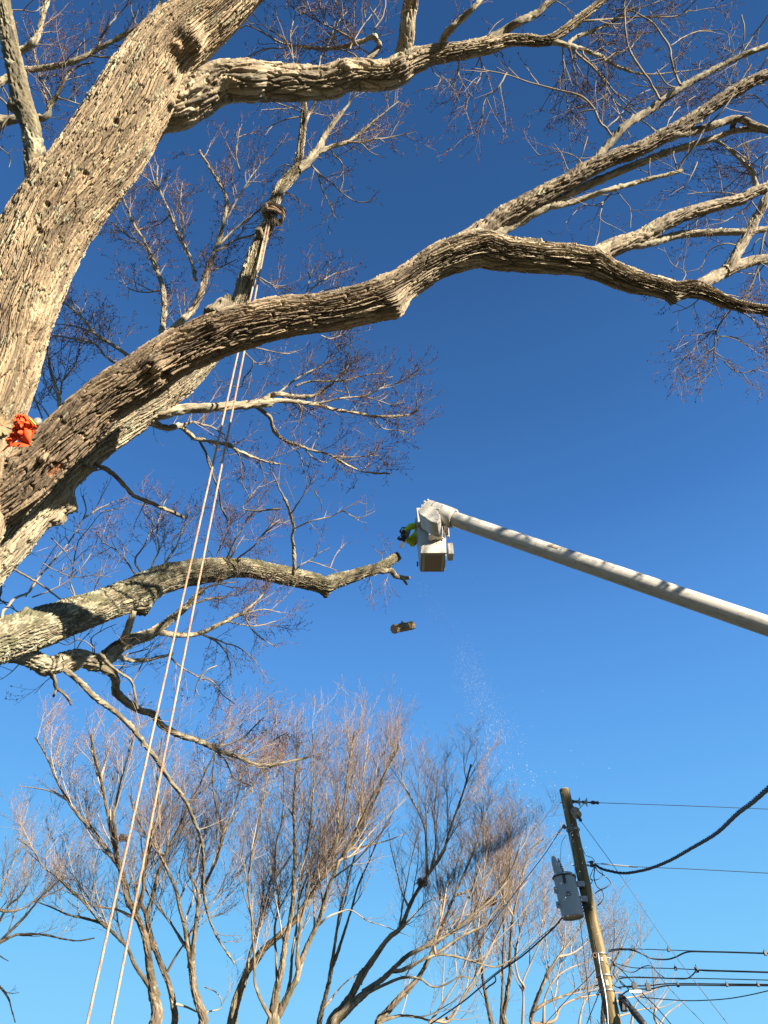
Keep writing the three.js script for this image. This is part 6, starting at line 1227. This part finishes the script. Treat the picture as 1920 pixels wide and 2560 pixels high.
const bits = (label, x, y, d, s) => { const root = thing('cable_clamp', label, 'clamp', Lp(x, y, d)); const a = new RoundedBoxGeometry(0.055 * s, 0.075 * s, 0.05, 2, 0.012); a.translate(...Lp(x, y, d).toArray()); part('clamp_body', a, rubber, root); const bl = bolt(Lp(x, y, d).add(V(0, 0.02, 0)), Lp(x, y, d).add(V(0, 0.07 * s, 0)), 0.01); part('clamp_bolt', bl, rubber, root); };
bits('small clamp on the highest messenger line near the pole', 870, 1213, 16.95, 0.9); bits('small clamp on the highest messenger line over the cable dip', 1069, 1220, 16.65, 1.1); bits('clamp at the far right end of the highest black cable', 1642, 1240, 15.7, 1.2);
bits('small clamp on the second line left of the joining cable', 1111, 1330, 16.55, 1.1); bits('dark clamp where the climbing cable joins the second line', 1236, 1338, 16.35, 1.5);
bits('black hanger clamp on the bundle over the white tag', 870, 1440, 16.35, 2.2); bits('black hanger clamp on the bundle just right of the white tag', 948, 1440, 16.3, 2.0); bits('small clamp on the thick bundle below the steep diagonal line', 1125, 1428, 16.05, 1.1); bits('small clamp midway along the thick bundle', 1415, 1427, 15.7, 1.0); bits('small clamp on the thick bundle near the right edge', 1600, 1427, 15.4, 1.0);
{ const p = Lp(873, 1466, 16.25), root = thing('cable_tag', 'small white tag hanging on the black bundle beside the pole', 'tag', p.clone()); const g = new RoundedBoxGeometry(0.27, 0.055, 0.02, 2, 0.006); g.rotateZ(0.02); g.translate(p.x, p.y, p.z); part('tag_plate', g, mat(0.7, 0.68, 0.6, 0.6), root); part('tag_strap', bolt(p.clone().add(V(0, 0, 0)), p.clone().add(V(0, 0.08, 0)), 0.006), dark, root); }
{ // splice closure slung below the bundle
  const a = Lp(800, 1515, 16.3), b = Lp(862, 1585, 16.0), c = Lp(915, 1650, 15.7), e = Lp(960, 1720, 15.4), root = thing('splice_closure', 'black slatted splice case slung on the drop cable right of the lower pole', 'splice case', b.clone());
  part('case_body', along(new THREE.CapsuleGeometry(0.075, 0.42, 8, 20), b.clone().lerp(c, -0.05), c), mat(0.022, 0.023, 0.025, 0.6), root);
  for (const t of [0.05, 0.35, 0.65]) part('case_band', along(new THREE.CylinderGeometry(0.08, 0.08, 0.03, 24), b.clone().lerp(c, t), b.clone().lerp(c, t + 0.06)), rubber, root);
  for (const [dx, r] of [[0, 0.022], [12, 0.014], [-10, 0.016], [20, 0.012]]) part('cable_entry', tubeThrough([Lp(780 + dx * 0.5, 1485, 16.45), Lp(800 + dx, 1515 - dx * 0.4, 16.3), b.clone().add(V(dx * 0.001, dx * 0.002, 0)), c, e], r, 40, 8), rubber, root);
  part('drip_box', new RoundedBoxGeometry(0.16, 0.30, 0.12, 3, 0.03).translate(...Lp(800, 1540, 16.35).toArray()), rubber, root);
}
renderer.render(scene, camera);
